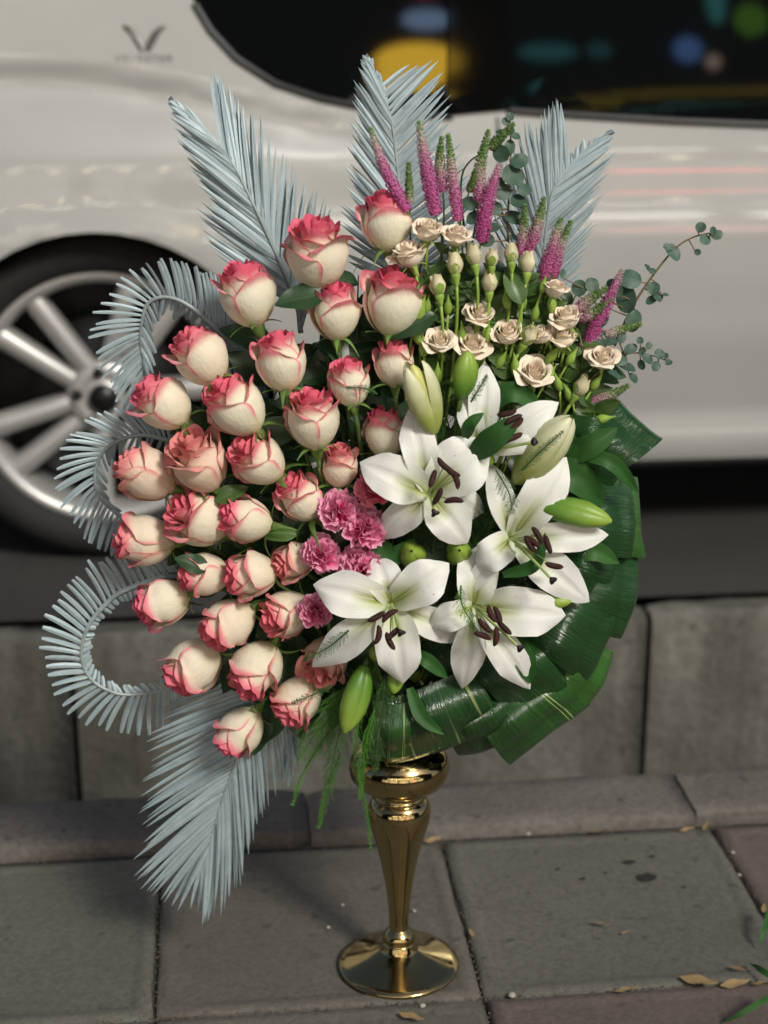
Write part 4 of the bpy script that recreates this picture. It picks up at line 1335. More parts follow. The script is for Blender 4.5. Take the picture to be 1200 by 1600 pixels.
def lily_bud(label, a, b_, wp, D, D2, mat, group='lily buds', split=0.0):
    A, B = W(*a, D), W(*b_, D2)
    d = (B - A)
    L = d.length
    root = thing('lily_bud', label, 'lily bud', A, group)
    inv = Matrix.Translation(-A)
    R = wp * mpp(A) / 2
    Mf = frame(A, d)
    for k in range(3):                        # three outer petals round the bud, a groove between them
        rows, vs = [], []
        for i in range(15):
            f = i / 14
            rr = R * interp([(0, .30), (.1, .62), (.25, .88), (.45, 1.0), (.65, .95), (.82, .70), (.93, .42), (1, .10)], f)
            row = []
            for j in range(9):
                u = j / 8 * 2 - 1
                t = 2 * math.pi / 3 * (k + u * .56)
                q = rr * (1 + .10 * math.cos(u * math.pi / 2 * 1.0) - .16 * abs(u) ** 3)
                q *= 1 + .05 * math.exp(-(u / .12) ** 2)
                off = split * f * f * R * 2.2
                row.append(Mf @ Vector((q * math.cos(t) + off * math.cos(2 * math.pi / 3 * k), q * math.sin(t) + off * math.sin(2 * math.pi / 3 * k), L * f)))
                vs.append(f)
            rows.append(row)
        g = MB(); g.grid(rows, attrs={'v': vs})
        g.obj('petal', mat, root, M=inv)
    rows = []
    g = MB()
    for i in range(13):
        f = i / 12
        rr = R * .86 * interp([(0, .30), (.1, .62), (.25, .88), (.45, 1.0), (.65, .95), (.82, .72), (.93, .45), (1, .12)], f)
        rows.append([Mf @ Vector((rr * math.cos(2 * math.pi * j / 14), rr * math.sin(2 * math.pi * j / 14), L * f * .985)) for j in range(14)])
    g.grid(rows, True, attrs={'v': [i / 12 for i in range(13) for _ in range(14)]})
    g.obj('bud_core', M_BUDGROOVE if mat is M_BUDCREAM else mat, root, M=inv)
    stem_to_bowl(A, -d.normalized(), inv, root, .0028, M_STEM, 1.76, 10, .05)
    return root
lily_bud('tall cream lily bud split at the tip, standing over the first open lily', (678, 676), (643, 568), 46, 1.665, 1.655, M_BUDCREAM, split=.3)
lily_bud('large cream and yellow lily bud leaning right under the topmost lily', (806, 752), (893, 652), 58, 1.672, 1.650, M_BUDCREAM, split=.03)
lily_bud('long green lily bud pointing right over the shiny folded leaves', (842, 790), (956, 815), 42, 1.66, 1.645, M_BUDGREEN)
lily_bud('upright pointed green lily bud below the fullest spray rose', (720, 622), (731, 548), 38, 1.672, 1.668, M_BUDGREEN)
lily_bud('green lily bud hanging down beside the hanging fern', (570, 1040), (538, 1145), 42, 1.66, 1.64, M_BUDGREEN)
lily_bud('slim green lily bud under the right lily, above its long petal', (820, 934), (893, 940), 32, 1.668, 1.652, M_BUDGREEN)
lily_bud('round green lily bud seen end on, left of the other end-on bud', (646, 872), (643, 861), 40, 1.70, 1.652, M_BUDGREEN)
lily_bud('green lily bud seen end on, right under the first lily', (714, 866), (718, 860), 38, 1.70, 1.652, M_BUDGREEN)
lily_bud('small green lily bud poking out below the tip of the downward petal', (618, 1040), (615, 1084), 26, 1.668, 1.655, M_BUDGREEN)
lily_bud('small green lily bud beside the stamens of the lower left lily', (598, 1012), (582, 1030), 30, 1.675, 1.66, M_BUDGREEN)
lily_bud('little green bud between the first lily and the topmost one', (765, 712), (752, 722), 28, 1.68, 1.668, M_BUDGREEN)
# strap-shaped lily leaves: from, bend, to, width px
strap = [
 ('curved lily leaf arching right over the top folded leaf', [(905, 712, 1.68), (955, 722, 1.665), (998, 770, 1.68)], 26),
 ('broad lily leaf over the shiny folded leaves beside the green bud', [(845, 725, 1.69), (900, 745, 1.675), (945, 790, 1.685)], 52),
 ('lily leaf pointing right above the curved one', [(880, 715, 1.69), (925, 695, 1.672), (965, 668, 1.68)], 40),
 ('dark lily leaf crossing the front of the topmost lily', [(738, 712, 1.66), (775, 682, 1.640), (816, 648, 1.645)], 42),
 ('narrow lily leaf standing left of the topmost lily', [(727, 684, 1.66), (735, 662, 1.648), (756, 645, 1.652)], 22),
 ('dark lily leaf curving across the lower lip of the right-facing lily', [(786, 898, 1.645), (835, 882, 1.628), (852, 832, 1.632)], 22),
 ('short lily leaf hanging below the stigma of the lowest lily', [(806, 1000, 1.665), (820, 1030, 1.652), (828, 1068, 1.655)], 34),
 ('pointed lily leaf between the two lowest lilies', [(645, 1020, 1.665), (668, 1032, 1.652), (700, 1060, 1.655)], 24),
 ('thin lily leaf hanging over the striped folded leaf near the vase', [(640, 1075, 1.672), (660, 1120, 1.655), (694, 1148, 1.652)], 24),
 ('dark lily leaf behind the round end-on bud', [(580, 842, 1.685), (615, 868, 1.672), (648, 842, 1.675)], 34),
 ('lily leaf reaching right under the long green bud', [(880, 868, 1.685), (925, 860, 1.672), (968, 880, 1.678)], 34),
 ('lily leaf rising behind the leaning cream bud', [(860, 760, 1.69), (890, 700, 1.68), (890, 670, 1.685)], 40),
 ('dark lily leaf filling the gap left of the leaning cream bud', [(760, 640, 1.70), (800, 612, 1.69), (850, 640, 1.695)], 34),
]
for lab, pts, wp in strap:
    cl = catmull([W(*p) for p in pts], 14)
    root_p = cl[0]
    rows, us, vs = [], [], []
    for i, c in enumerate(cl):
        f = i / 14
        t = (cl[min(i + 1, 14)] - cl[max(i - 1, 0)]).normalized()
        side = t.cross(NV).normalized()
        nrm = side.cross(t)
        if nrm.dot(NV) < 0: nrm = -nrm
        h = wp * .5 * mpp(c) * interp([(0, .45), (.2, .8), (.45, 1), (.75, .72), (.92, .3), (1, .03)], f)
        for j in range(7): us.append(j / 3 - 1); vs.append(f)
        rows.append([c + side * h * (j / 3 - 1) + nrm * h * .35 * abs(j / 3 - 1) for j in range(7)])
    g = MB(); g.grid(rows, attrs={'u': us, 'v': vs})
    tag(g.obj('lily_leaf', M_LILYLEAF, M=Matrix.Translation(-root_p)), lab, 'leaf', 'strap leaves of the lilies').location = root_p

# ------------------------------------------------------------------ pink carnations
def carnation_petal(seed, R):
    r = random.Random(seed)
    rows, vs = [], []
    n, m = 6, 14
    ph = [r.uniform(0, 6.28) for _ in range(3)]
    half = r.uniform(.55, .8)
    teeth = [r.uniform(-.05, .05) for _ in range(m + 1)]
    for i in range(n + 1):
        f = i / n
        row = []
        for j in range(m + 1):
            u = j / m * 2 - 1
            a = half * u * (.5 + .5 * f)
            L = R * (f + (teeth[j] + (.04 if j % 2 else -.03)) * f ** 4) * (1 - .10 * u * u)
            wv = f ** 1.5 * R * (.20 * math.sin(u * 5.5 + ph[0]) + .09 * math.sin(u * 11 + ph[1]))
            row.append((L * math.cos(a), L * math.sin(a), wv + .25 * R * f * f))
            vs.append(min(1, f * (.9 + teeth[j])))
        rows.append(row)
    b = MB(); b.grid(rows, attrs={'v': vs})
    return b
CAP = [carnation_petal(700 + k, .020) for k in range(7)]
CAR_P = [p.data('petal', M_CARN) for p in CAP]
CAR_R = [p.data('petal', M_CARNRED) for p in CAP]
carn = [
 (528, 792, 62, 0, 'pink carnation directly under the small peach-pink rose'),
 (572, 820, 68, 0, 'pink carnation under the long left lily petal, right of the others'),
 (501, 862, 62, 0, 'pink carnation furthest left in the group of four'),
 (562, 884, 70, 0, 'pink carnation overlapping the upper petal of the lower left lily'),
 (581, 760, 56, 1, 'red-pink carnation peeping out above the long left lily petal'),
 (494, 952, 54, 0, 'lone pink carnation below the group, beside the lily petal tip'),
]
for (x, y, wp, red, lab) in carn:
    P = W(x, y, 1.672)
    ax = imgdir(rnd.uniform(60, 150), 68)
    s = wp * 1.16 * mpp(P) / .040
    M = frame(P - ax * .010 * s, ax, rnd.uniform(0, 6), s)
    root = thing('pink_carnation', lab, 'carnation', M, 'frilled carnations')
    for k in range(26):
        o = link('petal', (CAR_R if red else CAR_P)[rnd.randrange(7)], root)
        el = lerp(.02, 1.30, (k / 25) ** 1.0)
        o.rotation_mode = 'XYZ'
        o.matrix_local = Matrix.Rotation(k * 2.4, 4, 'Z') @ Matrix.Rotation(-el, 4, 'Y') @ Matrix.Rotation(rnd.uniform(-.5, .5), 4, 'X') @ Matrix.Scale(rnd.uniform(.85, 1.08), 4)
    g = MB(); g.lathe([(.002, -.024), (.0055, -.020), (.0065, -.006), (.004, .001)], 12)
    g.obj('calyx', M_SEPAL, root)
    stem_to_bowl(P - ax * .03 * s, -ax, M.inverted(), root, .002, M_STEM, 1.76, 10, .06)

# ------------------------------------------------------------------ pink veronica spikes
vero = [
 (636, 330, 578, 198, 20, .0, 'arching pink veronica spike touching the topmost two-tone rose, its green tip bent left'),
 (681, 335, 654, 188, 26, .0, 'thick pink veronica spike leaning left in the top centre'),
 (692, 300, 690, 212, 16, .45, 'paler veronica spike half hidden behind the slim one'),
 (716, 345, 700, 208, 18, .25, 'slim pink veronica spike with a green tip, right of the thick one'),
 (640, 318, 638, 252, 10, .8, 'small green veronica spike close to the arching one'),
 (748, 315, 764, 202, 20, .5, 'white and pink veronica spike on a long pale stalk beside the eucalyptus'),
 (764, 232, 804, 192, 15, .92, 'green veronica tip bending right in front of the eucalyptus top'),
 (752, 378, 781, 256, 28, -.25, 'brightest magenta veronica spike, in front of the eucalyptus leaves'),
 (812, 398, 820, 318, 16, .45, 'leftmost pale spike of the veronica group before the right palm frond'),
 (824, 396, 850, 308, 22, .35, 'pale pink spike second in the group before the right palm frond'),
 (846, 446, 877, 340, 26, .05, 'stout magenta spike in the group before the right palm frond'),
 (864, 432, 893, 344, 18, .3, 'outermost spike of the group before the right palm frond'),
 (915, 546, 973, 420, 24, -.2, 'long magenta veronica spike leaning right by the eucalyptus stem'),
 (893, 490, 950, 448, 18, .5, 'white veronica spike lying low, above the stacked cream roses'),
 (906, 500, 956, 466, 19, .62, 'greenish white veronica spike just below the low white one'),
 (905, 545, 1003, 506, 18, .35, 'veronica spike stretching far right, pink base and white tip'),
 (916, 632, 984, 601, 15, .45, 'thin pale veronica spike just above the top folded leaf'),
 (733, 300, 742, 266, 10, .92, 'tiny green veronica spike left of the eucalyptus'),
]
for (x0, y0, x1, y1, wp, shift, lab) in vero:
    A, B = W(x0, y0, 1.715), W(x1, y1, 1.705)
    d = B - A
    L = d.length
    side = d.cross(NV).normalized()
    cl = catmull([A, A.lerp(B, .5) + side * L * rnd.uniform(-.05, .05), B], 24)
    root = thing('veronica_spike', lab, 'veronica', A, 'pink veronica spikes')
    inv = Matrix.Translation(-A)
    down = A - d.normalized() * .05 - NV * .015
    g = MB(); g.tube(catmull([W(640 + (x0 - 640) * .75, y0 + 190, 1.75), down.lerp(A, .2), A, cl[12], B], 24), .0014, .0007, 6)
    g.obj('stem', M_SEPAL, root, M=inv)
    R = random.Random(int(x0 + y0))
    rb = wp * .45 * mpp(A)
    g = MB()
    g.tube(cl, lambda f: rb * .62 * interp([(0, .75), (.2, 1), (.55, .85), (.8, .55), (.95, .3), (1, .12)], f), n=8)
    g.A['v'] = [min(1, max(0, (i // 8) / 24 * (1 - max(shift, 0) * .35) + shift)) for i in range(len(g.V))]
    nring = max(16, int(L / .0021))
    for i in range(nring):
        f = i / nring
        c = cl[int(f * 23.9)].lerp(cl[min(24, int(f * 23.9) + 1)], f * 23.9 % 1)
        t = d.normalized()
        rr = rb * interp([(0, .75), (.2, 1), (.55, .85), (.8, .55), (.95, .3), (1, .12)], f)
        col_v = min(1, max(0, f * (1 - max(shift, 0) * .35) + shift))
        nk = max(8, int(20 * rr / rb))
        for k in range(nk):
            a = 2 * math.pi * (k / nk + i * .37) + R.uniform(-.2, .2)
            o_ = side * math.cos(a) + NV * math.sin(a)
            q = c + o_ * rr * R.uniform(.55, .95) + t * R.uniform(-.001, .001)
            ln = lerp(.0046, .0026, f) * R.uniform(.8, 1.2)
            wd_ = lerp(.0019, .0014, f)
            tip = q + o_ * ln * .6 + t * ln * .7
            s2 = t.cross(o_).normalized() * wd_
            cv = min(1, max(0, col_v + R.uniform(-.10, .10)))
            b0 = len(g.V)
            mid = q.lerp(tip, .55)
            g.V += [tuple(q), tuple(mid + s2), tuple(tip), tuple(mid - s2), tuple(mid + o_ * .0008 - t * .0005)]
            g.F += [(b0, b0 + 1, b0 + 4), (b0 + 1, b0 + 2, b0 + 4), (b0 + 2, b0 + 3, b0 + 4), (b0 + 3, b0, b0 + 4)]
            g.A.setdefault('v', []).extend([cv] * 5)
    g.obj('florets', M_VERON, root, smooth=False, M=inv)['kind'] = 'stuff'

# ------------------------------------------------------------------ eucalyptus
EUC = []
for k in range(3):
    EUC.append(leaf_mb(1, .95 - .1 * k, .12, .12 + .08 * k, .03, 9, 6, k, shape=lambda f: math.sqrt(max(.0009, 1 - (2 * min(1, f * .98 + .01) - 1) ** 2))).data('leaf', M_EUC))
def euc(label, pts, D, leaves, r0, red):
    cl = catmull([W(x, y, D) for x, y in pts], 30)
    root = thing('eucalyptus_branch', label, 'eucalyptus', cl[0], 'eucalyptus branches')
    inv = Matrix.Translation(-cl[0])
    g = MB(); g.tube(cl, r0, r0 * .4, 6); g.obj('stem', M_EUCSTEM, root, M=inv)
    for (x, y, sz, ang, tilt) in leaves:
        P = W(x, y, D - .004)
        d = imgdir(ang, tilt)
        L = sz * mpp(P)
        up = NV + UP * rnd.uniform(-.1, .6) + RT * rnd.uniform(-.5, .5)
        base = P - d * L * .5
        put('leaf', EUC[rnd.randrange(3)], root, leafM(base, d, up, L, rnd.uniform(-.3, .3)), inv)
        q = min(cl, key=lambda c: (c - base).length)
        g = MB(); g.tube([q, q.lerp(base, .6) + NV * .001, base], .0008, .0006, 5)
        g.obj('leaf_stalk', M_EUCSTEM, root, M=inv)
    return root
R = random.Random(31)
lv = [(797, 182, 14, 95, 10), (790, 190, 14, 120, 10), (798, 205, 14, 60, 0), (806, 212, 17, 10, -10), (782, 205, 14, 165, 0), (796, 231, 24, 80, 20), (783, 240, 28, 130, 20), (812, 251, 28, 20, 10), (802, 273, 38, 200, 30), (778, 285, 24, 160, 20), (786, 300, 28, 200, 20), (820, 296, 26, 10, -10), (772, 325, 30, 170, 20), (812, 315, 32, 15, -20), (803, 339, 32, 340, 20), (770, 355, 24, 190, 10), (808, 372, 28, 5, -30), (760, 375, 26, 170, 0), (735, 318, 26, 160, 10), (742, 340, 28, 200, 0), (820, 430, 24, 60, 10), (778, 418, 24, 140, 10)]
euc('upright eucalyptus branch with round dark leaves, rising behind the magenta veronica', [(780, 470), (793, 420), (794, 330), (798, 250), (797, 178)], 1.72, lv, .0016, 0)
lv = [(1095, 355, 18, 60, 0), (1102, 374, 20, 210, 30), (1121, 367, 18, 30, 10), (1114, 360, 14, 90, 0), (1052, 392, 30, 310, 20), (1043, 386, 14, 150, 10), (1090, 394, 11, 330, 0), (1021, 450, 22, 250, 20), (1028, 462, 20, 300, 10), (1018, 468, 18, 210, 10), (1040, 460, 10, 10, 0), (1013, 418, 14, 110, 0), (1020, 424, 12, 330, 0), (985, 436, 36, 165, 10), (978, 468, 44, 100, 20), (990, 500, 34, 260, 10), (960, 450, 32, 130, 0), (880, 427, 14, 60, 0), (925, 445, 24, 100, 0), (905, 450, 26, 80, 10), (938, 500, 30, 60, 0)]
euc('long red-stemmed eucalyptus branch reaching far out to the right', [(960, 540), (988, 480), (1022, 428), (1060, 384), (1098, 366), (1126, 366)], 1.715, lv, .0017, 1)
lv = [(955, 530, 24, 200, 20), (972, 528, 18, 60, 10), (985, 545, 22, 30, 10), (1003, 548, 14, 70, 0), (1012, 560, 20, 330, 0), (1030, 553, 17, 80, 0), (1025, 572, 16, 240, 10), (1045, 566, 12, 30, 0), (1040, 556, 10, 100, 0), (966, 560, 28, 340, 20), (980, 572, 26, 350, 20), (960, 580, 30, 330, 10), (1000, 532, 12, 100, 0), (1014, 540, 12, 60, 0), (940, 530, 26, 120, 0), (990, 590, 18, 320, 0), (1002, 570, 16, 280, 0)]
euc('small-leaved grey eucalyptus branch spreading right below the red-stemmed one', [(915, 600), (950, 570), (985, 552), (1020, 556), (1047, 566)], 1.71, lv, .0013, 0)

# ------------------------------------------------------------------ shiny folded leaves round the lower right edge
cords = [
 # inner px, rim px, half width vector px, depth, stripe, pale, label
 ((890, 735), (985, 655), (47, 36), 1.735, 0, .0, 'topmost folded dark leaf, its square corner pointing out to the right'),
 ((890, 800), (992, 808), (12, 64), 1.745, .1, .75, 'lighter green folded leaf behind the shiny ones at the outer right edge'),
 ((850, 790), (974, 800), (6, 72), 1.728, .0, .0, 'very shiny folded leaf under the long green lily bud'),
 ((850, 900), (977, 932), (-12, 66), 1.735, .0, .0, 'folded leaf at the widest part of the right edge, below the very shiny one'),
 ((835, 940), (940, 1000), (-36, 62), 1.715, .0, .0, 'folded leaf right of the lowest lily, with a sharp square corner'),
 ((850, 1020), (924, 1066), (-27, 50), 1.745, .1, .9, 'light green folded leaf peeping out behind the square-cornered one'),
 ((790, 1080), (852, 1142), (-62, 48), 1.725, .9, .25, 'cream-striped folded leaf rolled open at its lower end'),
 ((770, 1010), (848, 1082), (-50, 34), 1.705, .1, .0, 'folded leaf below the right hanging lily petal'),
 ((660, 1070), (692, 1158), (-94, 28), 1.700, .55, .0, 'wide folded leaf with thin pale stripes just over the vase bowl'),
 ((690, 990), (738, 1072), (-52, 16), 1.722, .0, .0, 'smooth folded leaf tucked right under the two lower lilies'),
 ((730, 1085), (768, 1152), (-56, 24), 1.718, .05, .0, 'dark folded leaf between the wide striped one and the rolled one'),
 ((880, 690), (955, 715), (-12, 50), 1.715, .0, .1, 'dark folded leaf behind the curved lily leaf'),
 ((612, 1095), (608, 1176), (-34, 6), 1.690, 1.0, .3, 'boldly striped folded leaf end beside the hanging fern'),
 ((870, 860), (948, 880), (0, 60), 1.712, .0, .0, 'folded leaf behind the right-facing lily'),
]
for (ip, op, hw, D, st, pl, lab) in cords:
    dxy = Vector((op[0] - ip[0], op[1] - ip[1])).normalized() * 13
    I, O = W(ip[0], ip[1], D - .01), W(op[0] + dxy.x, op[1] + dxy.y, D)
    wv = (RT * hw[0] - UP * hw[1]) * mpp(O)
    L = (O - I).length
    out = (O - I).normalized()
    R = random.Random(ip[0] + ip[1])
    rows, us, vs = [], [], []
    n, m = 26, 14
    rf = .018
    tl = R.uniform(-.010, .010)
    for i in range(n + 1):
        f = i / n
        if f < .5:                           # face
            t = f / .5
            c = I + out * (L - rf) * t + NV * (.022 * math.sin(math.pi * t ** 1.3) + rf * 1.0)
            k = lerp(.82, 1, t)
        elif f < .75:                        # the fold
            a = (f - .5) / .25 * math.pi
            c = I + out * ((L - rf) + rf * math.sin(a)) + NV * (rf * math.cos(a))
            k = 1
        else:
            t = (f - .75) / .25
            c = I + out * ((L - rf) - (L * .7) * t) - NV * (rf + .012 * t)
            k = lerp(1, .9, t)
        for j in range(m + 1):
            u = j / m * 2 - 1
            us.append(u); vs.append(f * L * 14)
        skew = R.uniform(-1, 1) * 0
        rows.append([c + wv * (u * k) + NV * (-.020 * u * u + tl * u + .0018 * math.sin(u * 7 + ip[1])) + out * (.004 * math.sin(u * 2 + ip[0])) for u in (j / m * 2 - 1 for j in range(m + 1))])
    g = MB(); g.grid(rows, attrs={'u': us, 'v': vs})
    root = thing('folded_leaf', lab, 'leaf', I, 'folded leaves round the lower right')
    o = g.obj('blade', M_CORD, root, M=Matrix.Translation(-I))
    o['stripe'], o['pale'] = float(st), float(pl)
    stem_to_bowl(I, -out, Matrix.Translation(-I), root, .002, M_STEM, 1.765, 8, .03)

# ------------------------------------------------------------------ ferns
def fern(label, pts, D, reach, mat, nb=30, droop=.3, needle=.0055, group='asparagus fern sprays', r=.0011, seed=0, dens=1.0):
    R = random.Random(seed)
    cl = catmull([W(*(p if len(p) == 3 else (p[0], p[1], D))) for p in pts], nb)
    root = thing('fern_spray', label, 'fern', cl[0], group)
    inv = Matrix.Translation(-cl[0])
    g = MB(); g.tube(cl, r, r * .35, 5); g.obj('stem', mat, root, M=inv)
    g = MB()
    for i in range(1, nb + 1):
        t = (cl[min(i + 1, nb)] - cl[i - 1]).normalized()
        side = t.cross(NV).normalized()
        f = i / nb
        for s in (-1, 1):
            ln = reach * interp([(0, .6), (.25, 1), (.7, .7), (1, .25)], f) * R.uniform(.7, 1.15)
            d = (t * R.uniform(.5, .9) + side * s * R.uniform(.6, 1.1) + NV * R.uniform(-.5, .6)).normalized()
            K = max(4, int(ln / .0021 * dens))
            p = cl[i].copy()
            q0 = p
            for k in range(K):
                d = (d + Vector((0, 0, -droop * 2.2 / K))).normalized()
                p2 = p + d * (ln / K)
                x = d.cross(NV)
                x = x.normalized() if x.length > .1 else RT
                b0 = len(g.V)
                g.V += [tuple(p - x * .00035), tuple(p + x * .00035), tuple(p2)]
                g.F.append((b0, b0 + 1, b0 + 2))
                for s2 in (-1, 1):
                    nd = (d * R.uniform(.5, 1) + x * s2 * R.uniform(.4, 1) + NV * R.uniform(-.8, .8)).normalized()
                    tp = p + nd * needle * R.uniform(.6, 1.2) * (1 - .5 * k / K)
                    y = nd.cross(NV)
                    y = y.normalized() if y.length > .1 else RT
                    b0 = len(g.V)
                    g.V += [tuple(p - y * .0002), tuple(p + y * .0002), tuple(tp)]
                    g.F.append((b0, b0 + 1, b0 + 2))
                p = p2
    g.obj('needles', mat, root, smooth=False, M=inv)['kind'] = 'stuff'
    return root
fern('bright green fern spray hanging in front of the vase bowl', [(575, 1080), (560, 1130), (556, 1190), (572, 1260), (580, 1330)], 1.66, .012, M_FERN, 34, .9, .004, seed=1)
fern('bright fern spray hanging just left of the vase bowl', [(555, 1085), (535, 1130), (522, 1180), (512, 1225)], 1.672, .030, M_FERND, 34, .7, seed=2)
fern('soft fern spray fanning out left under the down-pointing rose', [(560, 1075), (525, 1115), (490, 1150), (470, 1185)], 1.69, .040, M_FERN, 34, .6, seed=3)
fern('thin fern spray hanging lowest on the left with a wispy tip', [(545, 1100), (500, 1165), (470, 1215), (458, 1255)], 1.705, .012, M_FERN, 30, .8, seed=4)
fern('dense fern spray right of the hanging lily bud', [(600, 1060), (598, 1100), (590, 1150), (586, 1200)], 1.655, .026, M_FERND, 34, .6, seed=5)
fern('fern spray between the hanging bud and the peach-pink rose', [(590, 1040), (550, 1085), (520, 1110), (500, 1150)], 1.675, .038, M_FERN, 34, .5, seed=6)
fern('faint fern strand hanging free over the kerb edge', [(530, 1180), (510, 1240), (498, 1290)], 1.70, .016, M_FERN, 24, .9, seed=7)
fern('short fern spray over the rim of the vase', [(585, 1110), (572, 1160), (566, 1205), (562, 1245)], 1.648, .014, M_FERN, 30, .8, .004, seed=8)
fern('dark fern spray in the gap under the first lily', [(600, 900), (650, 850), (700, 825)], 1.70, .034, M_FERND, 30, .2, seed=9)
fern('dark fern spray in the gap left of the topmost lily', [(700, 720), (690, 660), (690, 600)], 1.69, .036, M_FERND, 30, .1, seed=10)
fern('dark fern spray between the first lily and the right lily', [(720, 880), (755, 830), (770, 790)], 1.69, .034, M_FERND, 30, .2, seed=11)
fern('fern sprig lying across the upper petal of the right-facing lily', [(775, 735), (795, 770), (800, 800)], 1.628, .016, M_FERND, 16, .1, .004, seed=12)
fern('fern sprig on the upright petal of the topmost lily', [(736, 628), (750, 605), (760, 588)], 1.650, .006, M_FERND, 14, .0, .004, seed=13)
fern('fern sprig curling beside the stamens of the lowest lily', [(720, 915), (722, 945), (745, 985)], 1.620, .012, M_FERN, 18, .2, .004, seed=14)
fern('fern sprig lying on the leaning cream lily bud', [(815, 735), (845, 705), (878, 676)], 1.628, .008, M_FERND, 18, .0, .004, seed=15)
fern('fern sprig lying across the slim two-tone rose', [(590, 616), (570, 607), (543, 606)], 1.645, .006, M_FERND, 14, .0, .003, seed=16)
fern('fern sprig over the peach-pink rose and the lily petal', [(545, 985), (515, 1010), (478, 1030)], 1.632, .012, M_FERND, 20, .1, .004, seed=17)
fern('fern sprig across the rose that points down beside the fern', [(520, 1070), (490, 1085), (458, 1098)], 1.630, .008, M_FERND, 18, .1, .004, seed=18)

# ------------------------------------------------------------------ leafy filler stems that close the gaps
def leafy(label, base, tip, D, n, Ls, data, group, seed, mat=M_STEM):
    R = random.Random(seed)
    A, B = W(*base, D + .01), W(*tip, D)
    cl = catmull([A, A.lerp(B, .5) + RT * R.uniform(-.02, .02) + NV * .01, B], 16)
    root = thing('leafy_stem', label, 'foliage', A, group)
    inv = Matrix.Translation(-A)
    g = MB(); g.tube(cl, .0016, .0008, 5); g.obj('stem', mat, root, M=inv)
    for k in range(n):
        f = (k + .6) / n
        q = cl[min(16, int(f * 16))]
        t = (B - A).normalized()
        side = t.cross(NV).normalized() * (1 if k % 2 else -1)
        d = t * R.uniform(.1, .8) + side * R.uniform(.6, 1.1) + NV * R.uniform(-.1, .5)
        put('leaf', data[R.randrange(len(data))], root, leafM(q, d, NV + UP * R.uniform(-.2, .6), Ls * R.uniform(.75, 1.15), R.uniform(-.5, .5)), inv)
ROSE_GAPS = ['ending behind the rose under the wide open one', 'ending behind the round pale rose', 'ending under the rose in front of the wheel hub', 'ending beside the side-seen peach rose', 'in the gap over the broad rose with overlapping petals', 'between the narrow rose and the slim rose', 'ending over the strongly pink-mouthed rose', 'ending beside the drooping split-petal rose', 'ending at the lowest rose of all', 'right of the outward facing peach rose', 'below the plump cream rose', 'just under the two top roses', 'between the flat pair and the rose below them', 'beside the rose pointing down at the fern', 'ending at the inner end of the middle curled frond']
FL = 'dark leafy stems filling the gaps between the roses'
R = random.Random(77)
for k, (b_, t_) in enumerate([((540, 760), (540, 440)), ((480, 800), (420, 520)), ((520, 880), (330, 640)), ((500, 900), (280, 790)), ((540, 700), (470, 560)), ((600, 720), (590, 520)), ((500, 950), (300, 880)), ((520, 1000), (340, 1010)), ((530, 1040), (400, 1100)), ((470, 760), (370, 690)), ((560, 820), (440, 850)), ((560, 640), (560, 430)), ((520, 960), (420, 930)), ((560, 1060), (450, 1050)), ((420, 700), (300, 690))]):
    leafy('dark green leafy stem ' + ROSE_GAPS[k], b_, t_, 1.765 - .01 * (k % 3), 11, .056, LEAFD, FL, 900 + k)
SPRAY_GAPS = ['beside the large frilled two-tone rose', 'under the second cream rose of the top edge', 'under the row of closed cream buds', 'below the stout magenta spike', 'under the dark group of eucalyptus leaves', 'behind the outermost cream spray rose', 'left of the fullest frilled cream rose', 'behind the round cream spray rose', 'just above the topmost folded leaf', 'above the pointed green lily bud']
SL = 'green leafy stems among the spray roses'
for k, (b_, t_) in enumerate([((740, 640), (660, 430)), ((760, 640), (720, 440)), ((790, 640), (780, 420)), ((820, 640), (840, 430)), ((850, 660), (900, 460)), ((860, 680), (930, 540)), ((700, 640), (650, 520)), ((800, 600), (810, 480)), ((870, 680), (920, 640)), ((760, 560), (700, 470))]):
    leafy('green leafy stem ' + SPRAY_GAPS[k], b_, t_, 1.75 - .012 * (k % 3), 11, .044, LEAFB if k % 2 else LEAFD, SL, 950 + k)
LILY_GAPS = ['between the two end-on lily buds', 'behind the first lily and its right petal', 'behind the throat of the right-facing lily', 'behind the broad strap leaf on the right', 'behind the pinkest carnations', 'below the slim green lily bud', 'left of the topmost lily', 'above the round end-on bud, under the red carnation']
SPRAYLETS = [leaf_mb(1, .55, .25, .15 + .1 * k, .06, 6, 4, k + 40, shape=serr).data('leaf', M_LEAFB) for k in range(3)]
SPRAY_FRONT = ['under the ragged cream rose', 'beside the sepal-fronted cream rose', 'left of the cream rose alone among buds', 'right of the cream rose alone among buds', 'below the closed bud furthest right', 'under the lower of the stacked cream roses', 'over the peachy open spray rose', 'right of the peachy open spray rose', 'left of the outermost cream rose', 'below the cream bud at the outer edge', 'between the two low cream roses', 'above the tall cream lily bud', 'below the half-open bud by the olive leaf', 'under the upper of the stacked cream roses']
for k, (b_, t_) in enumerate([((668, 520), (650, 430)), ((715, 500), (705, 420)), ((735, 590), (715, 500)), ((790, 600), (770, 480)), ((830, 540), (822, 430)), ((880, 640), (870, 545)), ((825, 640), (800, 545)), ((880, 650), (868, 570)), ((930, 640), (915, 560)), ((900, 680), (915, 620)), ((715, 640), (708, 560)), ((690, 640), (668, 560)), ((765, 560), (745, 450)), ((860, 560), (850, 480))]):
    leafy('small fresh green leafy shoot ' + SPRAY_FRONT[k], b_, t_, 1.712 + .006 * (k % 3), 13, .028, SPRAYLETS, 'fresh leafy shoots among the spray roses', 1200 + k, M_SEPAL)
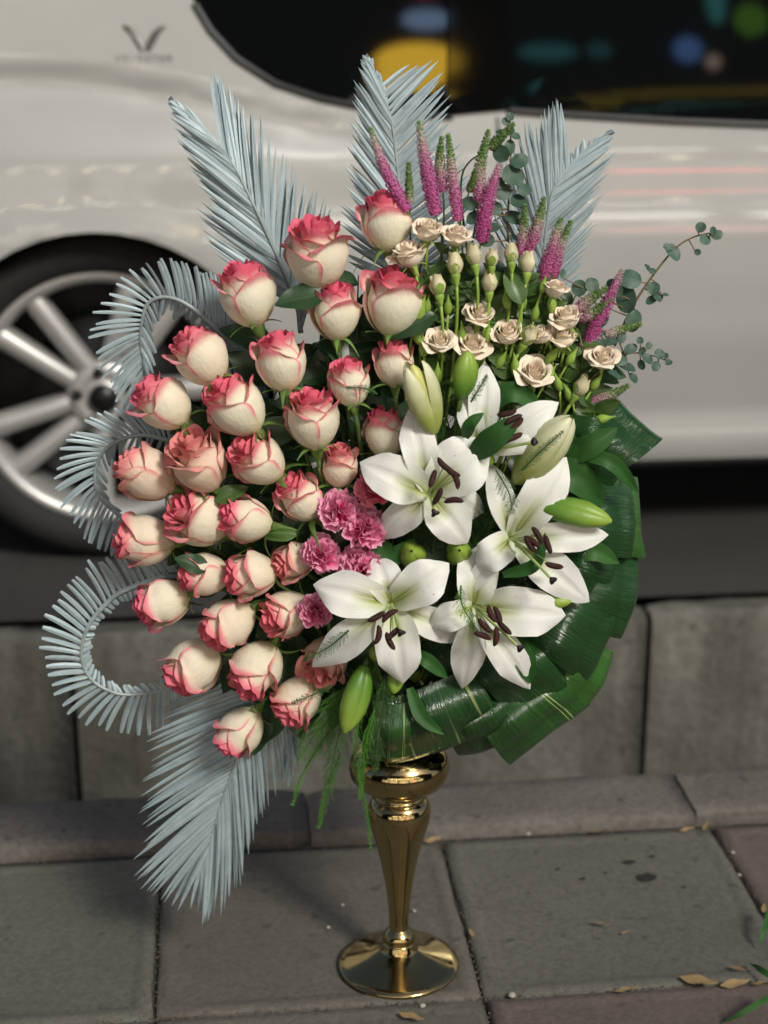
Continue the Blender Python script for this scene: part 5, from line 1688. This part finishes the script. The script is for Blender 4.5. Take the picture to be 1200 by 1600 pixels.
SHOOT_TOP = ['in front of the first cream bud of the upper row', 'in front of the pale bud of the upper row', 'in front of the closed bud furthest right', 'in front of the half-open bud by the frilled rose', 'in front of the bud on the long stalk', 'in front of the green-sheathed bud', 'below the second cream rose of the top edge', 'in front of the stacked cream roses']
for k, (b_, t_) in enumerate([((735, 480), (748, 425)), ((765, 470), (775, 425)), ((800, 480), (806, 420)), ((680, 520), (690, 470)), ((705, 480), (718, 440)), ((835, 480), (832, 435)), ((690, 430), (700, 392)), ((905, 590), (905, 520))]):
    leafy('little green leafy shoot ' + SHOOT_TOP[k], b_, t_, 1.712, 7, .021, SPRAYLETS, 'fresh leafy shoots among the spray roses', 1300 + k, M_SEPAL)
LL = 'dark leafy stems behind the lilies'
for k, (b_, t_) in enumerate([((680, 1000), (640, 800)), ((720, 980), (720, 700)), ((780, 980), (820, 760)), ((800, 900), (900, 720)), ((640, 1060), (560, 960)), ((820, 1000), (900, 900)), ((700, 900), (690, 620)), ((620, 900), (610, 760))]):
    leafy('dark leafy stem ' + LILY_GAPS[k], b_, t_, 1.745 - .01 * (k % 2), 11, .058, LEAFD, LL, 990 + k)
for (x, y, ang, sz, lab) in [(470, 465, 190, 82, 'large dark rose leaf under the wide open rose'), (642, 505, 200, 80, 'rose leaf lying between the large frilled rose and the narrow rose'), (805, 445, 110, 62, 'olive rose leaf behind the half-open cream bud'), (435, 830, 170, 58, 'pale green rose leaf right of the plump cream rose'), (360, 770, 30, 52, 'grey-green rose leaf below the peach rose facing outward'), (300, 880, 160, 56, 'dark rose leaf under the rose lying on its side')]:
    P = W(x, y, 1.69)
    d = imgdir(ang, 10)
    L = sz * mpp(P)
    o = tag(link('rose_leaf', (LEAFB if 'pale' in lab or 'olive' in lab or 'grey' in lab else LEAFD)[rnd.randrange(4)]), lab, 'leaf')
    o.matrix_world = leafM(P - d * L * .5, d, NV + UP * .4, L)

# ------------------------------------------------------------------ litter on the paving
M_DRY = m_plain('dry_leaf', (.26, .165, .07), (.38, .27, .13), .7, 90, per_object=.25)
M_PALE = m_plain('pale_litter', (.42, .39, .33), (.52, .48, .40), .8, 90)
lit = leaf_mb(1, .34, .25, -.12, .08, 8, 4, 3).data('dry_leaf', M_DRY)
for (x, y, L, a, lab) in [
 (677, 1313, .026, 20, 'tan dry leaf by the kerb, close to the vase stem'), (938, 1300, .036, 0, 'tan dry leaf against the kerb on the right grey tile'),
 (1073, 1297, .024, 10, 'small pale dry leaf at the far edge of the right grey tile'), (1103, 1292, .022, 60, 'dry leaf standing at the corner of the far right tile joint'),
 (737, 1458, .018, 100, 'dry leaf fallen in the joint right of the vase foot'), (939, 1444, .024, -35, 'thin brown dry leaf in the middle of the right grey tile'),
 (977, 1457, .012, 20, 'tiny brown fleck of leaf on the right grey tile'), (1092, 1534, .046, -30, 'largest tan dry leaf at the front edge of the right grey tile'),
 (1148, 1538, .036, 6, 'long tan dry leaf next to the largest one on the front joint'), (1153, 1514, .022, -40, 'small tan dry leaf above the front joint, near the grass blade'),
 (1190, 1537, .024, 4, 'dry leaf at the very edge of the front joint'), (1194, 1420, .020, 70, 'round tan dry leaf on the far right joint'),
 (643, 1590, .034, -38, 'tan dry leaf in front of the vase, on the nearest tile'), (978, 1548, .030, 3, 'pale dry leaf lying flat on the front joint')]:
    P = G(x, y, .004)
    o = tag(link('dry_leaf', lit), lab, 'dry leaf', 'dry leaves on the paving')
    o.matrix_world = Matrix.Translation(P) @ Matrix.Rotation(rad(a), 4, 'Z') @ Matrix.Rotation(rnd.uniform(-.4, .4), 4, 'X') @ Matrix.Translation((-L / 2, 0, 0)) @ Matrix.Scale(L, 4)
peb = []
for k in range(3):
    g = MB(); R = random.Random(k)
    rows = []
    for i in range(7):
        a = math.pi * i / 6
        rows.append([(math.sin(a) * math.cos(2 * math.pi * j / 8) * R.uniform(.85, 1.1), math.sin(a) * math.sin(2 * math.pi * j / 8) * R.uniform(.7, 1), -.55 * math.cos(a)) for j in range(8)])
    g.grid(rows, True); peb.append(g.data('pebble', M_PALE))
for k in range(8):
    if True:
        x, y = [(800, 1557), (660, 1573), (647, 1424), (535, 1415), (1145, 1333), (1155, 1368), (825, 1304), (513, 1450)][k]
        r_ = [.0055, .004, .003, .003, .003, .003, .004, .003][k]
        P = G(x, y)
    o = tag(link('pebble', peb[k % 3]), 'pale pebble ' + ['in the front joint right of the vase foot', 'just in front of the vase foot', 'on the middle tile beside the vase neck', 'on the middle tile left of the vase foot', 'on the right grey tile under the far right dry leaf', 'on the far right reddish tile', 'against the kerb near the vase stem', 'on the middle tile close to the foot rim'][k], 'pebble', 'pale pebbles on the paving')
    o.matrix_world = Matrix.Translation(P + Vector((0, 0, r_ * .4))) @ Matrix.Rotation(rnd.uniform(0, 6), 4, 'Z') @ Matrix.Scale(r_, 4)
g = MB()
R = random.Random(5)
def chip(x, y, z, r_):
    b0 = len(g.V)
    a = R.uniform(0, 6.28)
    g.V += [(x + r_ * R.uniform(.6, 1.2) * math.cos(a + 2.09 * k), y + r_ * R.uniform(.6, 1.2) * math.sin(a + 2.09 * k), z) for k in range(3)] + [(x, y, z + r_ * R.uniform(.5, 1.0))]
    g.F += [(b0, b0 + 1, b0 + 3), (b0 + 1, b0 + 2, b0 + 3), (b0 + 2, b0, b0 + 3)]
for i in range(5200):
    q = R.random()
    if q < .35:                              # joints running away from the viewer
        chip(X0 + TX * R.randrange(-1, 4) + R.gauss(0, .0035), R.uniform(1.3, 2.04), -.004 + R.uniform(0, .003), R.uniform(.0006, .0019))
    elif q < .65:                            # joints along the kerb
        chip(R.uniform(-.5, 1.2), R.choice((Y0, Y0, Y0 - TY)) + R.gauss(0, .004), -.004 + R.uniform(0, .003), R.uniform(.0006, .0019))
    elif q < .85:
        chip(R.uniform(-.5, 1.2), 2.040 - abs(R.gauss(0, .008)), -.001, R.uniform(.0006, .0022))
    else:
        chip(R.uniform(-.5, 1.2), R.uniform(1.3, 2.03), -.0022, R.uniform(.0004, .0010))
tag(g.obj('joint_grit', m_plain('grit', (.075, .066, .052), (.20, .18, .145), .95, 400, per_object=0), None, False), kind='stuff')
# two dark damp spots on the right grey tile
M_STAIN = m_plain('damp_spot', (.022, .021, .018), (.028, .026, .022), .6, 60, per_object=0)
for (x, y, r_, sq) in [(1011, 1371, .013, .8), (983, 1347, .010, .45), (1019, 1338, .004, .8), (911, 1373, .004, .7), (872, 1358, .003, .8), (1069, 1386, .003, .8), (946, 1364, .0025, .8)]:
    P = G(x, y)
    g = MB()
    g.V = [(0, 0, 0)] + [(r_ * math.cos(2 * math.pi * k / 22) * rnd.uniform(.8, 1.15), r_ * sq * math.sin(2 * math.pi * k / 22) * rnd.uniform(.8, 1.15), 0) for k in range(22)]
    g.F = [(0, 1 + k, 1 + (k + 1) % 22) for k in range(22)]
    o = g.obj('damp_spot', M_STAIN, pav, False)
    o.location = P + Vector((0, 0, .0006))
# green grass blades at the right edge
for lab, pts in [('bent green leaf blade lying on the front tile at the right edge', [(1132, 1597, .004), (1165, 1580, .02), (1215, 1550, .03)]), ('thin green blade above the bent one at the right edge', [(1172, 1506, .004), (1190, 1516, .014), (1220, 1536, .01)]), ('dark narrow blade rising at the far right tile joint', [(1186, 1480, .003), (1194, 1452, .02), (1204, 1415, .03)])]:
    cl = catmull([G(*p) for p in pts], 12)
    rows = []
    for i, c in enumerate(cl):
        t = (cl[min(i + 1, 12)] - cl[max(i - 1, 0)]).normalized()
        s_ = t.cross(NV).normalized() * .0038 * interp([(0, .2), (.3, .9), (1, 1)], i / 12)
        rows.append([c - s_, c - Vector((0, 0, .001)), c + s_])
    g = MB(); g.grid(rows)
    tag(g.obj('leaf_blade', M_LILYLEAF), lab, 'leaf')
